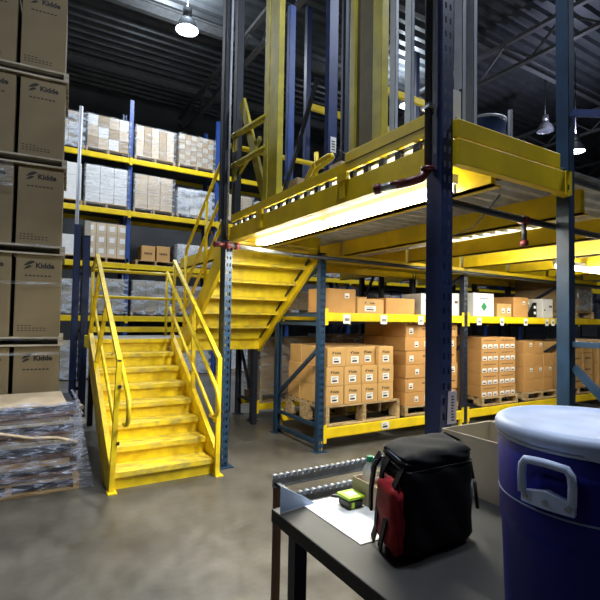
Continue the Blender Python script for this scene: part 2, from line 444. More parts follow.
for x in (3.10, 5.56, 5.70, 8.02):      # little yellow feet under the low beam ends
    MB().box(x-.02, 4.602, .0, x+.02, 4.64, .15).build('beam_foot', 'yellow', rk)
for x, w in ((3.45, .11), (4.05, .11), (4.72, .1), (5.2, .09), (5.95, .1), (6.5, .09), (7.12, .1), (7.72, .09), (7.9, .09)):
    s = MB().box(x-w/2, 4.596, 1.53, x+w/2, 4.599, 1.645).build('shelf_tag', 'white', rk)
    b = MB()
    for k in range(4): b.box(x-w*.3+k*w*.17, 4.5945, 1.565, x-w*.2+k*w*.17, 4.5958, 1.60)
    b.build('printed_text', 'ink', s)
s = MB().box(4.03, 4.596, .17, 4.16, 4.599, .26).build('shelf_tag', 'white', rk)
b = MB(); b.box(4.05, 4.5945, .19, 4.13, 4.5958, .215); b.box(4.05, 4.5945, .23, 4.11, 4.5958, .238); b.build('printed_text', 'ink', s)

def fill(x0, y0, z0, nx, ny, nz, w, d, h, m, kindf, where, group, skip=(), jit=.006):
    rows = ['front row', 'middle row', 'back row', 'rear row']
    for k in range(nz):
        for i in range(nx):
            for j in range(ny):
                if (i, k) in skip and j < 3: continue
                lay = 'top layer' if k == nz-1 else ('bottom layer' if k == 0 else ORD[k]+' layer')
                lab = '%s carton, %s from left, %s, %s, %s' % ({'card': 'brown', 'card2': 'tan', 'cardtall': 'dull brown', 'card3': 'dull brown', 'cardlight': 'pale', 'whitebox': 'white'}[m], ORD[i], lay, rows[j], where)
                carton(x0+i*w+random.uniform(-jit, jit), y0+j*d+random.uniform(-jit, jit)*.5+.005, z0+k*h, w-.012, d-.016, h-.003, m, kindf(i, j, k), lab, group)

# bay one: pallet of small extinguisher cartons with white labels
place_pallet(3.2, 4.66, .27, 1.2, 1.0, 'wooden pallet under the labelled cartons beside the first upright', h=.25)
random.seed(3)
PX, PZ = 3.21, .522
fill(PX, 4.67, PZ, 4, 3, 2, .275, .32, .237, 'card2', lambda i, j, k: 'extinguisher', 'pallet by first upright', 'labelled tan cartons on the first pallet')
for i, xx in enumerate((.015, .30, .57, .83)):
    for j in range(3):
        carton(PX+xx, 4.68+j*.31+(.06 if i == 2 else 0), PZ+.474, (.255 if i > 1 else .28), .30, .235, 'card2', 'extinguisher', 'tan carton, %s from left in top layer, %s row, first pallet' % (ORD[i], ['front', 'middle', 'back'][j]), 'labelled tan cartons on the first pallet')
# bay one: second pallet with square white stickers
place_pallet(4.52, 4.68, .27, 1.06, 1.0, 'wooden pallet under the six layer carton stack left of the second upright')
random.seed(5)
fill(4.53, 4.69, .402, 2, 2, 6, .52, .45, .19, 'card', lambda i, j, k: 'squareL' if k % 2 else 'squareR', 'six layer stack near second upright', 'brown cartons with square stickers in the six layer stack', jit=.02)
# bay two
place_pallet(6.13, 4.68, .27, .9, 1.0, 'wooden pallet under the cartons with rows of white tags')
random.seed(8)
fill(6.14, 4.70, .402, 2, 2, 5, .435, .45, .187, 'card', lambda i, j, k: 'twotags', 'stack right of second upright', 'brown cartons with rows of white tags')
place_pallet(7.27, 4.68, .27, .9, 1.0, 'wooden pallet under the leaning carton stack left of the third upright')
random.seed(9)
fill(7.30, 4.74, .402, 3, 2, 4, .285, .45, .215, 'card', lambda i, j, k: 'smalltag' if k % 2 else 'plain', 'stack left of third upright', 'brown cartons left of the third upright', skip=((2, 3),), jit=.012)
# bay three, right of the far blue post
for q, px in enumerate((8.35, 9.6)):
    place_pallet(px, 4.68, .27, 1.08, 1.0, 'wooden pallet in the third bay, ' + ('nearer one', 'further one')[q])
    random.seed(20+q)
    fill(px+.02, 4.70, .402, 3, 2, 4, .35, .45, .21, 'card2', lambda i, j, k: 'sidetext', 'third bay ' + ('near stack', 'far stack')[q], 'tan cartons in the third bay')
# middle shelf
U = [(3.17, .02, .46, .40, .30, 'card', 'smalltag', 'brown carton on the middle shelf against the first upright'),
     (3.66, .02, .44, .40, .19, 'card2', 'extinguisher', 'low tan carton with big label on middle shelf, second from left'),
     (4.14, .02, .52, .40, .215, 'card', 'plain', 'plain brown carton on middle shelf left of the near blue post'),
     (3.70, .5, .5, .4, .24, 'card', 'plain', 'plain brown carton standing behind the low labelled one on the shelf'),
     (4.80, .03, .14, .4, .30, 'whitebox', 'smalltag', 'narrow white carton on middle shelf behind near blue post'),
     (5.0, .03, .3, .4, .26, 'whitebox', 'squareR', 'white carton hidden behind the near blue post on the shelf'),
     (5.33, .03, .25, .4, .33, 'whitebox', 'squareL', 'white carton with a sticker just left of second upright'),
     (6.46, .02, .37, .3, .21, 'card2', 'squareR', 'small tan carton with white sticker right of the green diamond carton'),
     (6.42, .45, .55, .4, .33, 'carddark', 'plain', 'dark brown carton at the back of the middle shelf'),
     (6.88, .02, .40, .38, .33, 'card', 'smalltag', 'upright brown carton in the middle of the second bay shelf'),
     (7.32, .2, .36, .4, .32, 'cardgrey', 'smalltag', 'grey carton behind the black tilted panel on the shelf'),
     (7.72, .03, .3, .4, .33, 'whitebox', 'squareL', 'white carton with stickers next to the third upright')]
for x, dy, w, d, h, m, kd, lab in U:
    carton(x, 4.64+dy, 1.665, w, d, h, m, kd, lab, 'loose cartons on the middle shelf')
c = carton(5.90, 4.66, 1.665, .48, .4, .36, 'whitebox', 'plain', 'white carton with a green diamond on the middle shelf', 'loose cartons on the middle shelf')
MB().prism([(6.14, 4.659, 1.74), (6.21, 4.659, 1.815), (6.14, 4.659, 1.89), (6.07, 4.659, 1.815)], (0, -.0015, 0)).build('printed_emblem', 'green', c)
MB().box(6.04, 4.6575, 1.935, 6.24, 4.6585, 1.945).build('printed_text', 'ink', c)
sh = MB().prism([(7.26, 4.66, 1.668), (7.52, 4.66, 1.668), (7.52, 4.66, 1.92), (7.46, 4.66, 1.92)], (0, .03, 0)).build('display_panel', 'blackp', loc=(7.4, 4.67, 1.665))
tag(sh, 'black slanted panel standing on the middle shelf of the second bay', 'panel')
for k, z in enumerate((1.72, 1.82)): MB().box(7.44, 4.656, z, 7.50, 4.6595, z+.045).build('sticker', 'white', sh)
# big wrapped load on third bay shelf
t = thing('wrapped_load', 'grey brown carton load in clear film on third bay shelf at the right edge', 'wrapped load', (8.3, 4.68, 1.665), group='film wrapped pallet loads')
for k in range(3):
    for i in range(2): MB().box(8.32+i*.55, 4.72, 1.80+k*.22, 8.865+i*.55, 5.6, 2.018+k*.22, .004).build('carton', 'card3', t)
move_mb(pallet_front(1.12, .95), 8.31, 4.69, 1.666).build('pallet', 'wood', t)
MB().box(8.9, 4.70, 1.82, 9.44, 5.62, 2.47, .02).build('stretch_film', 'filmlight', t)

# ================================================================ rack behind it (row two)
rk2 = thing('pallet_rack', 'dark pallet rack standing back to back behind the front carton rack', 'rack', (3.05, 6.45, 0))
for i, x in enumerate(XU):
    frame(x, 6.45, 7.1, 2.9 if i else 2.3, rk2, m='dark', holes=False, zs=(.3, 1.2, 2.1), diag=((.35, 1.15, -1), (1.9, 2.7, 1)))
for i in range(4):
    a, c = XU[i]+.076, XU[i+1]
    for z in (.16, 1.5, 2.12):
        if i == 0 and z > 2: continue
        beam(a, c, 6.47, z, z+.1, rk2, m='yellow' if z < 1 else 'dark'); beam(a, c, 7.07, z, z+.1, rk2, m='yellow' if z < 1 else 'dark', clips=False)
    MB().box(a, 6.5, 1.6, c, 7.05, 1.612).build('shelf_panel', 'dark', rk2)
def wrapped(x, y, z, w, d, h, m, label, nx=3, nz=3, fm='film', extra=None, pm='wood', group='film wrapped pallet loads', lab=False):
    t = thing('wrapped_load', label, 'wrapped load', (x, y, z), group=group)
    move_mb(pallet_front(w, d), x, y, z).build('pallet', pm, t)
    cw, chh = (w-.06)/nx, (h-.14)/nz
    for k in range(nz):
        for i in range(nx):
            mm = m if isinstance(m, str) else m[(i+k) % len(m)]
            c = MB().box(x+.03+i*cw, y+.03, z+.132+k*chh, x+.03+(i+1)*cw-.008, y+d-.03, z+.130+(k+1)*chh, .004).build('carton', mm, t)
            if lab: MB().box(x+.03+i*cw+cw*.25, y+.027, z+.132+k*chh+chh*.3, x+.03+i*cw+cw*.75, y+.03, z+.132+k*chh+chh*.75).build('label', 'white', c)
    if fm:
        b = MB(); g = .012
        b.quad((x-g, y-g, z+.05), (x+w+g, y-g, z+.05), (x+w+g, y-g, z+h), (x-g, y-g, z+h))
        b.quad((x-g, y+d, z+.05), (x-g, y-g, z+.05), (x-g, y-g, z+h), (x-g, y+d, z+h))
        b.quad((x+w+g, y-g, z+.05), (x+w+g, y+d, z+.05), (x+w+g, y+d, z+h), (x+w+g, y-g, z+h))
        b.build('stretch_film', fm, t, fix=False)
    return t
random.seed(4)
for i, (x, z, h, w) in enumerate(((3.2, .27, 1.0, 1.1), (4.45, .27, 1.05, 1.1), (5.75, .27, 1.0, 1.1), (6.95, .27, .9, 1.05), (3.18, 1.612, .42, 1.1), (5.72, 1.612, .4, 1.1))):
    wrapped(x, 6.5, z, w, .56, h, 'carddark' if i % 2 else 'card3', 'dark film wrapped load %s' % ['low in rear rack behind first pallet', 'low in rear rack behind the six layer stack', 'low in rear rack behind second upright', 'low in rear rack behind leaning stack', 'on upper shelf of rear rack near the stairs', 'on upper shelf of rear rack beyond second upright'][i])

# ================================================================ far rack along the back aisle
XF = [-.15+2.3*k for k in range(0, 9)]
rf = thing('pallet_rack', 'tall bright blue rack with yellow beams across the far aisle', 'rack', (-.15, 12, 0))
for x in XF: frame(x, 12.03, 13.1, 7.0, rf, m='bright', holes=False, w=.1, zs=(.3, 1.8, 3.2, 4.6, 5.9), diag=((.4, 1.7, 1), (1.9, 3.1, -1), (3.3, 4.5, 1), (4.7, 5.8, -1)), plate=False)
LV = [1.55, 2.85, 4.17, 5.50]
for i in range(8):
    for z in LV:
        beam(XF[i]+.0, XF[i+1], 12.0, z-.13, z, rf, clips=False); beam(XF[i]+.1, XF[i+1], 13.12, z-.13, z, rf, clips=False)
        MB().box(XF[i]+.1, 12.03, z-.03, XF[i+1], 13.08, z-.01).build('shelf_panel', 'steel' if z < 2 else 'dark', rf)
        for x in (XF[i]+.02,): MB().box(x, 11.965, z-.17, x+.07, 11.974, z+.02).build('beam_end_plate', 'yellow', rf)
pos = ['far left', 'left of first blue upright', 'just right of first blue upright', 'second from first blue upright', 'behind the navy post', 'behind the staircase column']
def lv(i): return ['floor', 'lowest shelf', 'second shelf', 'third shelf', 'top shelf'][i]
far = [ # bay slot, level, height, material, film, nx, nz, label
    (0.12, 4, .9, ('cardlight', 'whitebox'), 'filmlight', 3, 3, 'glossy film wrapped load on top shelf at far left of the far rack'),
    (1.17, 4, .93, ('card3', 'cardlight', 'whitebox'), 'film', 4, 3, 'mixed carton load in shiny film on top shelf left of the blue upright'),
    (2.30, 4, .90, ('cardlight', 'card3'), 'film', 5, 1, 'tall striped load in film on top shelf right of the blue upright'),
    (3.40, 4, .93, ('card3', 'cardgrey'), 'film', 6, 6, 'checkered carton load on the top shelf near the stair rails'),
    (0.12, 3, 1.0, 'whitebox', None, 2, 3, 'bright white carton load on third shelf at far left of the far rack'),
    (1.17, 3, 1.02, 'whitebox', 'film', 3, 4, 'big white carton load on third shelf left of the blue upright'),
    (2.30, 3, .98, 'cardlight', 'film', 3, 2, 'cream carton load on third shelf right of the blue upright'),
    (3.40, 3, .80, 'whitebox', 'filmlight', 3, 3, 'white and blue wrapped load on third shelf near the stair rails'),
    (0.12, 2, .6, 'whitebox', None, 2, 2, 'low white carton load on second shelf at far left of the far rack'),
    (1.2, 2, .95, 'cardlight', None, 4, 3, 'small cartons with white labels on second shelf left of the blue upright'),
    (3.45, 2, .62, 'whitebox', 'filmlight', 3, 2, 'white film wrapped cartons on second shelf behind the stair rails'),
    (0.12, 1, .85, 'cardgrey', 'filmlight', 3, 2, 'wrapped grey load on lowest shelf at far left of the far rack'),
    (1.2, 1, .9, 'cardgrey', 'filmlight', 3, 2, 'wrapped grey load on lowest shelf behind the stair landing'),
    (2.32, 1, .9, 'cardgrey', 'filmlight', 3, 2, 'wrapped grey load with loose film on lowest shelf right of the blue upright'),
    (3.4, 1, .8, 'card3', 'filmlight', 3, 2, 'wrapped brownish load on lowest shelf behind the stair column'),
    (0.12, 0, .95, 'cardgrey', 'filmlight', 3, 2, 'wrapped grey load on the floor at far left of the far rack'),
    (1.2, 0, .95, 'whitebox', 'filmlight', 3, 2, 'wrapped white load on the floor under the far rack left bay'),
    (2.32, 0, .95, 'cardgrey', 'filmlight', 3, 2, 'wrapped grey load on the floor right of the first blue upright'),
    (3.4, 0, .9, 'whitebox', 'filmlight', 3, 3, 'wrapped white load on the floor behind the stair column'),
    (4.6, 0, .95, 'whitebox', 'filmlight', 3, 3, 'wrapped white load on the floor seen left of the slanted stair stringer'),
    (5.7, 0, .95, 'whitebox', 'filmlight', 3, 3, 'wrapped white load on the floor seen through the dark rack posts'),
]
for x, l, h, m, fm, nx, nz, lab in far:
    z = 0.0 if l == 0 else LV[l-1]
    wrapped(x, 12.03, z, 1.02, 1.0, h+.02, m, lab, nx, nz, fm, lab='labels' in lab)
# second shelf bay two: small open items
for i, (x, w, h) in enumerate(((2.55, .34, .38), (2.93, .34, .40))):
    carton(x, 12.1, LV[1]+.13, w, .5, h, 'card2', 'sidetext', ('left', 'right')[i]+' small brown carton of the pair on the far rack second shelf', 'pair of small cartons on the far rack')
place_pallet(2.4, 12.05, LV[1], 1.0, 1.0, 'wooden pallet under the pair of small cartons on the far rack')
# long run of goods right of the stairs on the second shelf level, seen under the mezzanine
random.seed(12)
mats = ['whitebox', 'cardlight', 'whitebox', 'card3', 'cardgrey']
names = ['slanted stair stringer', 'first rack upright', 'diagonal dark brace', 'near navy post', 'second rack upright', 'dark corner pipe', 'third rack upright', 'far blue post']
for i, x in enumerate((4.62, 5.72, 6.92, 8.02, 9.25, 10.32, 11.55, 12.65, 13.85, 14.95)):
    wrapped(x, 12.03, LV[1], 1.0, 1.0, random.uniform(.5, .85), mats[i % 5], '%s wrapped load, %s in the row beyond the stairs on the second shelf' % (['white', 'pale', 'white', 'brown', 'grey'][i % 5], (ORD+['ninth', 'tenth'])[i]), 3, 2, 'filmlight')
    wrapped(x, 12.03, LV[0], 1.0, 1.0, random.uniform(.6, .9), mats[(i+3) % 5], '%s wrapped load, %s in the row beyond the stairs on the lowest shelf' % (['white', 'pale', 'white', 'brown', 'grey'][(i+3) % 5], (ORD+['ninth', 'tenth'])[i]), 3, 2, 'filmlight')
    if i > 1: wrapped(x, 12.03, 0, 1.0, 1.0, .95, mats[(i+2) % 5], '%s wrapped load, %s in the row beyond the stairs on the floor' % (['white', 'pale', 'white', 'brown', 'grey'][(i+2) % 5], (ORD+['ninth', 'tenth'])[i]), 3, 2, 'filmlight')
    if i in (0, 1, 2, 3): wrapped(x, 12.03, LV[2], 1.0, 1.0, random.uniform(.7, .95), mats[(i+1) % 5], '%s wrapped load, %s in the row beyond the stairs on the third shelf' % (['white', 'pale', 'white', 'brown', 'grey'][(i+1) % 5], ORD[i]), 3, 2, 'film')

# two dark uprights between the stack and the stairs
t = thing('upright_pair', 'pair of dark navy uprights between the tall box stack and the stairs', 'uprights', (.7, 8, 0))
post(.66, 7.98, 0, 3.0, .095, .09, False, m='blue', parent=t); post(.785, 7.9, 0, 2.82, .10, .09, False, m='blue', parent=t)
for z in (.4, 1.3, 2.2): MB().box(.745, 7.99, z, .79, 8.03, z+.05).build('spacer_bar', 'dark', t)
MB().box(.795, 7.896, 2.83, .88, 7.9, 3.06).build('sign_card', 'white', t)
MB().box(.79, 7.9, 2.8, .88, 7.92, 2.84).build('sign_bracket', 'steel', t)
t = thing('light_streak', 'lit film drawn as a thin pale pole standing behind the navy uprights', 'streak', (.86, 9.0, 0))  # pale tube added to stand in for light caught on stretch wrap
MB().tube([(.76, 9.0, 0), (.78, 9.0, 5.3)], .03, 12).build('streak_tube', 'palesteel', t)
MB().box(.68, 8.92, 0, .84, 9.08, .01).build('foot_plate', 'palesteel', t)

# ================================================================ mezzanine
mz = thing('mezzanine', 'yellow and navy steel mezzanine with corrugated deck over the carton rack', 'mezzanine', (1.9, 1.64, 0))
post(1.825, 1.64, 0, 5.2, .082, .105, True, 'column', 'blue', mz)
post(3.04, 1.66, 0, 5.2, .065, .085, False, 'column', 'teal', mz)
MB().box(2.90, 1.656, 2.42, 3.04, 1.70, 2.54).build('beam_bracket', 'yellow', mz)
post(1.84, 4.62, 0, 2.42, .08, .08, True, 'column', 'teal', mz)
post(1.84, 4.705, 0, 5.2, .05, .06, False, 'column', 'dark', mz)
for x in (1.825, 1.975): post(x, 4.74, 2.66, 5.2, .08, .08, False, 'column', 'dark', mz)
MB().tube([(1.845, 4.60, 2.46), (1.85, 4.60, 5.2)], .012, 8).build('conduit', 'palesteel', mz)
for (x, y) in ((1.866, 1.69), (3.07, 1.70), (1.88, 4.66)): MB().box(x-.09, y-.09, 0, x+.09, y+.09, .01).build('foot_plate', 'teal', mz)
for y in (4.60, 5.66):                                        # support beams over the rack
    MB().box(3.1, y, 2.28, 13.0, y+.06, 2.38, .004).build('support_beam', 'yellow', mz)
MB().box(1.88, 1.75, 2.40, 1.94, 4.62, 2.55, .003).build('side_beam', 'yellow', mz)
MB().box(1.935, 1.75, 2.40, 1.98, 4.62, 2.41).build('beam_flange', 'yellow', mz)
MB().box(1.895, 2.56, 2.612, 1.925, 4.62, 2.69, .003).build('kick_plate', 'yellow', mz)
MB().box(1.885, 1.75, 2.615, 1.915, 2.56, 2.745, .003).build('kick_plate', 'yellow', mz)
MB().box(1.882, 1.75, 2.668, 1.8855, 2.55, 2.673).build('kick_plate_seam', 'ink', mz)
MB().box(1.905, 1.60, 2.41, 2.95, 1.655, 2.545, .004).build('front_beam', 'yellow', mz)
MB().box(1.905, 1.605, 2.553, 2.845, 1.655, 2.65, .004).build('kick_plate', 'yellow', mz)
MB().box(2.885, 1.592, 2.40, 2.95, 1.599, 2.55).build('beam_end_plate', 'yellow', mz)
MB().box(2.9, 1.588, 2.43, 2.912, 1.592, 2.46).build('bolt', 'ink', mz)
for y in (3.86, 2.56):                                        # hanger brackets under the gate posts
    MB().box(1.86, y-.03, 2.43, 1.88, y+.03, 2.60).build('hanger_bracket', 'yellow', mz)
    MB().box(1.855, y-.055, 2.55, 1.88, y+.055, 2.60).build('bracket_cap', 'yellow', mz)
# joists along Y
for k, x in enumerate((2.28, 3.40, 4.50, 5.60, 6.7, 7.8, 8.9)):
    y0 = 1.67 if k == 0 else 1.76
    z0 = 2.37
    b = MB(); b.box(x-.02, y0, z0, x+.02, 4.60, 2.55); b.box(x-.02, y0, z0, x+.07, 4.60, z0+.012)
    b.build('joist', 'yellow', mz)
    b = MB(); b.box(x-.02, 4.67, z0+.01, x+.02, 7.7, 2.55); b.box(x-.02, 4.67, z0+.01, x+.07, 7.7, z0+.02); b.build('joist', 'yellow', mz)
MB().box(2.305, 1.66, 2.42, 2.37, 1.70, 2.55).build('joist_bracket', 'carddark', mz)
# corrugated deck, ribs along X, flutes open to the side edge
b = MB(); y = 1.74; pr = []
while y < 7.6:
    for dy, z in ((0, 2.560), (.025, 2.560), (.04, 2.598), (.135, 2.598)): pr.append((y+dy, z))
    y += .15
pr.append((y, 2.56))
def strip(b, pr, x0, x1, lift=0):
    for (y0, z0), (y1, z1) in zip(pr, pr[1:]): b.quad((x0, y0, z0+lift), (x1, y0, z0+lift), (x1, y1, z1+lift), (x0, y1, z1+lift))
strip(b, [p for p in pr if p[0] < 4.66], 1.93, 9.4); strip(b, [p for p in pr if p[0] > 4.6], 3.2, 9.4)
b.build('corrugated_deck', 'deck', mz, fix=False)
MB().box(1.93, 1.68, 2.600, 9.4, 4.64, 2.612).build('deck_top', 'steel', mz)
MB().box(3.2, 4.64, 2.600, 9.4, 7.7, 2.612).build('deck_top', 'steel', mz)
y = 1.74+.15
while y < 4.55: MB().box(1.90, y-.012, 2.556, 1.93, y+.035, 2.604).build('flute_closure', 'dark', mz); y += .15

# drop gate on the mezzanine edge
g = thing('pallet_gate', 'old yellow steel drop gate with two channel posts on the mezzanine edge', 'gate', (1.93, 3.8, 2.61))
for y in (3.66, 3.86): MB().box(1.93, y, 2.61, 1.99, y+.085, 5.0, .004).build('gate_post', 'olive', g)
MB().box(1.94, 3.745, 2.62, 1.955, 3.86, 5.0).build('channel_web', 'olive', g)
for y, w in ((2.52, .06), (2.24, .09)): MB().box(1.93, y, 2.61, 1.99, y+w, 5.0, .004).build('gate_post', 'olive', g)
MB().box(1.95, 2.33, 2.62, 1.965, 2.52, 5.0).build('channel_web', mat('dark_olive_paint', (.11, .085, .025), .6), g)  # web in a darker, browner olive than the gate posts
MB().tube([(1.95, 3.9, 3.52), (1.95, 4.74, 3.60)], .033).build('gate_rail', 'olive', g)
MB().tube([(1.95, 3.9, 3.22), (1.95, 4.74, 3.26)], .033).build('gate_rail', 'olive', g)
for z in (3.45, 3.12): 
    MB().box(1.935, 4.66, z-.03, 1.965, 4.68, z+.12).build('rail_end_plate', 'olive', g)
    MB().box(1.935, 4.72, z-.03, 1.965, 4.735, z+.12).build('rail_end_plate', 'olive', g)
MB().bar((1.99, 4.60, 3.95), (1.99, 4.00, 2.75), .03, .11, (0, 0, 1)).build('leaning_bar', 'olive', g)
MB().bar((2.02, 4.72, 3.2), (2.02, 4.2, 3.42), .03, .05).build('gate_link', 'olive', g)
MB().tube([(1.92, 2.62, 2.76), (1.90, 2.72, 2.72), (1.91, 2.66, 2.80), (1.92, 2.58, 2.74)], .008, 6).build('chain', 'pipe', g)
# guard rail behind, on the deck
gr = thing('guard_rail', 'yellow guard rail across the deck behind the drop gate', 'railing', (2.6, 4.8, 2.61))
MB().tube([(1.95, 4.82, 3.52), (3.3, 4.82, 3.52)], .03).build('top_rail', 'yellow', gr)
for x in (2.7, 3.25): MB().tube([(x, 4.82, 2.61), (x, 4.82, 3.5)], .022).build('rail_post', 'yellow', gr)
gr = thing('swing_gate', 'bright yellow bent tube swing gate on the deck beside the labelled navy upright', 'gate', (2.05, 3.2, 2.61))
MB().tube([(2.06, 3.50, 2.62), (2.06, 3.28, 2.86), (2.06, 3.24, 2.885), (2.06, 3.02, 2.90), (2.06, 2.97, 2.89), (2.06, 2.96, 2.87), (2.06, 3.0, 2.855), (2.06, 3.16, 2.84), (2.06, 3.22, 2.82), (2.06, 3.38, 2.62)], .018).build('bent_tube', 'yellow', gr)
MB().tube([(2.06, 3.2, 2.62), (2.06, 3.2, 2.98)], .018).build('gate_tube', 'yellow', gr)
# uprights and goods standing on the deck
def deckpost(x, y, z1, m, label, w=.06, holes=False, d=.06):
    t = thing('rack_upright', label, 'upright', (x, y, 2.612), group='uprights on the mezzanine')
    post(x, y, 2.612, z1, w, d, holes, 'column_section', m, t); MB().box(x-.02, y-.02, 2.612, x+w+.02, y+d+.02, 2.62).build('foot_plate', m, t)
    return t
deckpost(2.52, 4.52, 5.2, 'bright', 'blue upright on the deck just right of the gate post', .08)
t = deckpost(2.31, 3.40, 5.2, 'blue', 'wide navy upright on the deck carrying a white label', .10)
s = MB().box(2.335, 3.392, 3.10, 2.395, 3.398, 3.24).build('label_sheet', 'white', t)
b = MB()
for k in range(4): b.box(2.345, 3.389, 3.12+k*.025, 2.38, 3.3915, 3.128+k*.025)
b.build('printed_text', 'ink', s)
deckpost(2.46, 3.36, 5.2, 'dark', 'thin dark upright right of the labelled navy upright', .04)
deckpost(2.30, 2.76, 5.2, 'blue', 'perforated navy upright on the deck behind the wide gate post', .05, True)
deckpost(2.25, 2.46, 5.2, 'palesteel', 'pale grey upright on the deck, left one of the two by the navy column', .03)
deckpost(2.2, 2.25, 5.2, 'palesteel', 'pale grey upright on the deck, right one of the two by the navy column', .03)
deckpost(2.17, 1.80, 5.2, 'palesteel', 'pale grey upright right of the white sign, nearer the sign', .035)
deckpost(2.27, 1.80, 5.2, 'palesteel', 'pale grey upright standing against the blue drum', .035)
t = thing('diagonal_strut', 'long dark diagonal strut on the deck between the two blue uprights', 'strut', (2.2, 4.2, 2.61))
MB().bar((2.2, 4.15, 2.61), (2.2, 3.42, 3.75), .03, .035).build('strut_bar', 'dark', t)
for i, (x, y, w, h, lab) in enumerate(((2.30, 3.18, .22, .34, 'pale tall carton on the deck right of the labelled upright'), (2.18, 3.05, .2, .16, 'small pale carton on the deck in front of the taller one'))):
    carton(x, y, 2.612, w, .18, h, 'cardlight', 'plain', lab, 'cartons on the mezzanine deck')
carton(2.36, 4.02, 2.612, .3, .3, .42, 'card3', 'plain', 'brown carton on the deck behind the dark diagonal strut', 'cartons on the mezzanine deck')
carton(2.36, 4.50, 2.612, .15, .25, .40, 'cardlight', 'plain', 'pale carton on the deck left of the blue upright', 'cartons on the mezzanine deck')
t = thing('aisle_sign', 'white sign with dark letters on the deck beside the navy corner column', 'sign', (2.03, 1.75, 2.62))
MB().box(1.945, 1.75, 2.66, 2.10, 1.76, 2.90).build('sign_panel', 'white', t)
MB().box(1.945, 1.748, 2.66, 2.10, 1.75, 2.675).build('sign_stripe', mat('teal_stripe', (.02, .25, .3), .5), t)
text_obj('A-L', .05, 'ink', t, 2.03, 1.749, 2.725, shear=.3)
MB().box(2.10, 1.75, 2.612, 2.112, 1.765, 2.92).build('sign_post', 'dark', t)
t = thing('drum', 'dull blue steel drum standing on the mezzanine deck', 'drum', (2.53, 1.95, 2.612))
MB().lathe((2.54, 1.93), [(.125, 2.612), (.13, 2.62), (.13, 2.72), (.133, 2.73), (.13, 2.74), (.13, 2.86), (.135, 2.875), (.125, 2.88)], 32).build('drum_body', 'drum', t)
MB().lathe((2.54, 1.93), [(.132, 2.875), (.137, 2.88), (.137, 2.893), (.12, 2.895)], 32).build('drum_rim', 'palesteel', t)
deckpost(2.72, 1.86, 3.0, 'palesteel', 'short pale upright right of the blue drum', .02, d=.02)
def rackup(x, y):
    t = thing('pallet_rack', None, 'rack', (x, y, 2.612)); return t
t = thing('pallet_rack', 'tall dim rack standing on the mezzanine behind the gate', 'rack', (3.6, 5.0, 2.612))
for x in (3.6, 5.9): frame2 = [post(x, yy, 2.612, 6.4, .08, .08, False, m='blue', parent=t) for yy in (4.9, 5.9)]
for z in (3.6, 4.8): beam(3.68, 5.9, 4.92, z, z+.1, t, clips=False); beam(3.68, 5.9, 5.94, z, z+.1, t, clips=False)

# sprinkler pipes
pp = thing('sprinkler_pipe', 'black sprinkler pipe with red couplings crossing under the front of the deck', 'pipe', (1.6, 1.78, 2.25))
MB().tube([(1.92, 1.80, 2.275), (2.86, 1.80, 2.255), (5.6, 1.80, 2.235)], .022).build('pipe_run', 'pipe', pp)
MB().tube([(1.625, 1.88, 2.30), (1.67, 1.81, 2.31)], .021).build('pipe_nipple', 'steel', pp)
MB().tube([(1.605, 1.91, 2.295), (1.625, 1.88, 2.30)], .028).build('end_cap', 'redmetal', pp)
MB().tube([(1.67, 1.81, 2.31), (1.71, 1.76, 2.318), (1.755, 1.72, 2.335), (1.785, 1.70, 2.38)], .024).build('pipe_elbow', 'redmetal', pp)
for q in ((1.67, 1.81, 2.312), (1.785, 1.70, 2.385)):
    MB().lathe(q[:2], [(.02, q[2]-.012), (.036, q[2]-.008), (.036, q[2]+.008), (.02, q[2]+.012)], 16).build('coupling', 'redmetal', pp)
MB().tube([(1.788, 1.70, 2.38), (1.788, 1.70, 5.2)], .02).build('pipe_riser', 'pipe', pp)
MB().tube([(1.80, 1.665, 2.46), (1.80, 1.665, 5.2)], .008).build('conduit', 'palesteel', pp)
MB().box(1.76, 1.67, 2.70, 1.83, 1.73, 2.715).build('pipe_clamp', 'steel', pp)
MB().tube([(2.74, 1.80, 2.256), (2.80, 1.80, 2.255)], .03).build('coupling', 'redmetal', pp)
MB().tube([(2.77, 1.80, 2.25), (2.77, 1.80, 2.10)], .016).build('drop_pipe', 'pipe', pp)
MB().lathe((2.77, 1.80), [(.02, 2.085), (.026, 2.09), (.026, 2.12), (.018, 2.125)], 12).build('sprinkler_head', 'redmetal', pp)
pp = thing('sprinkler_pipe', 'long sprinkler pipe with silver end running right from the perforated column', 'pipe', (1.6, 3.85, 2.25))
MB().tube([(1.86, 4.55, 2.345), (2.6, 4.5, 2.31)], .024).build('pipe_run', 'silver', pp)
MB().tube([(2.6, 4.5, 2.31), (9.2, 4.44, 2.26)], .024).build('pipe_run', 'pipe', pp)
MB().tube([(1.68, 4.56, 2.35), (1.80, 4.555, 2.35)], .028).build('end_cap', 'redmetal', pp)
for x in (1.83, 1.93): MB().tube([(x-.02, 4.55, 2.348), (x+.025, 4.55, 2.346)], .04).build('coupling', 'redmetal', pp)
pp = MB().tube([(2.45, 1.75, 2.36), (2.9, 2.3, 2.30), (3.3, 2.9, 2.34)], .006, 6).build('hanging_cable', 'pipe', loc=(2.9, 2.3, 2.3))
tag(pp, 'thin dark cable hanging under the deck by the far blue post', 'cable')

fluoro('blazing two tube fluorescent strip under the mezzanine side beam', (2.17, 1.86, 2.385), 2.62, 'Y', TUBE_POWER)
fluoro('fluorescent strip under the deck right of the far blue post', (6.0, 3.45, 2.33), 1.22, 'X', 35)
fluoro('added fluorescent strip hidden between the joists to light the deck', (4.78, 2.6, 2.455), 1.5, 'Y', 45)  # added fixture, kept out of sight to brighten deck and next joist

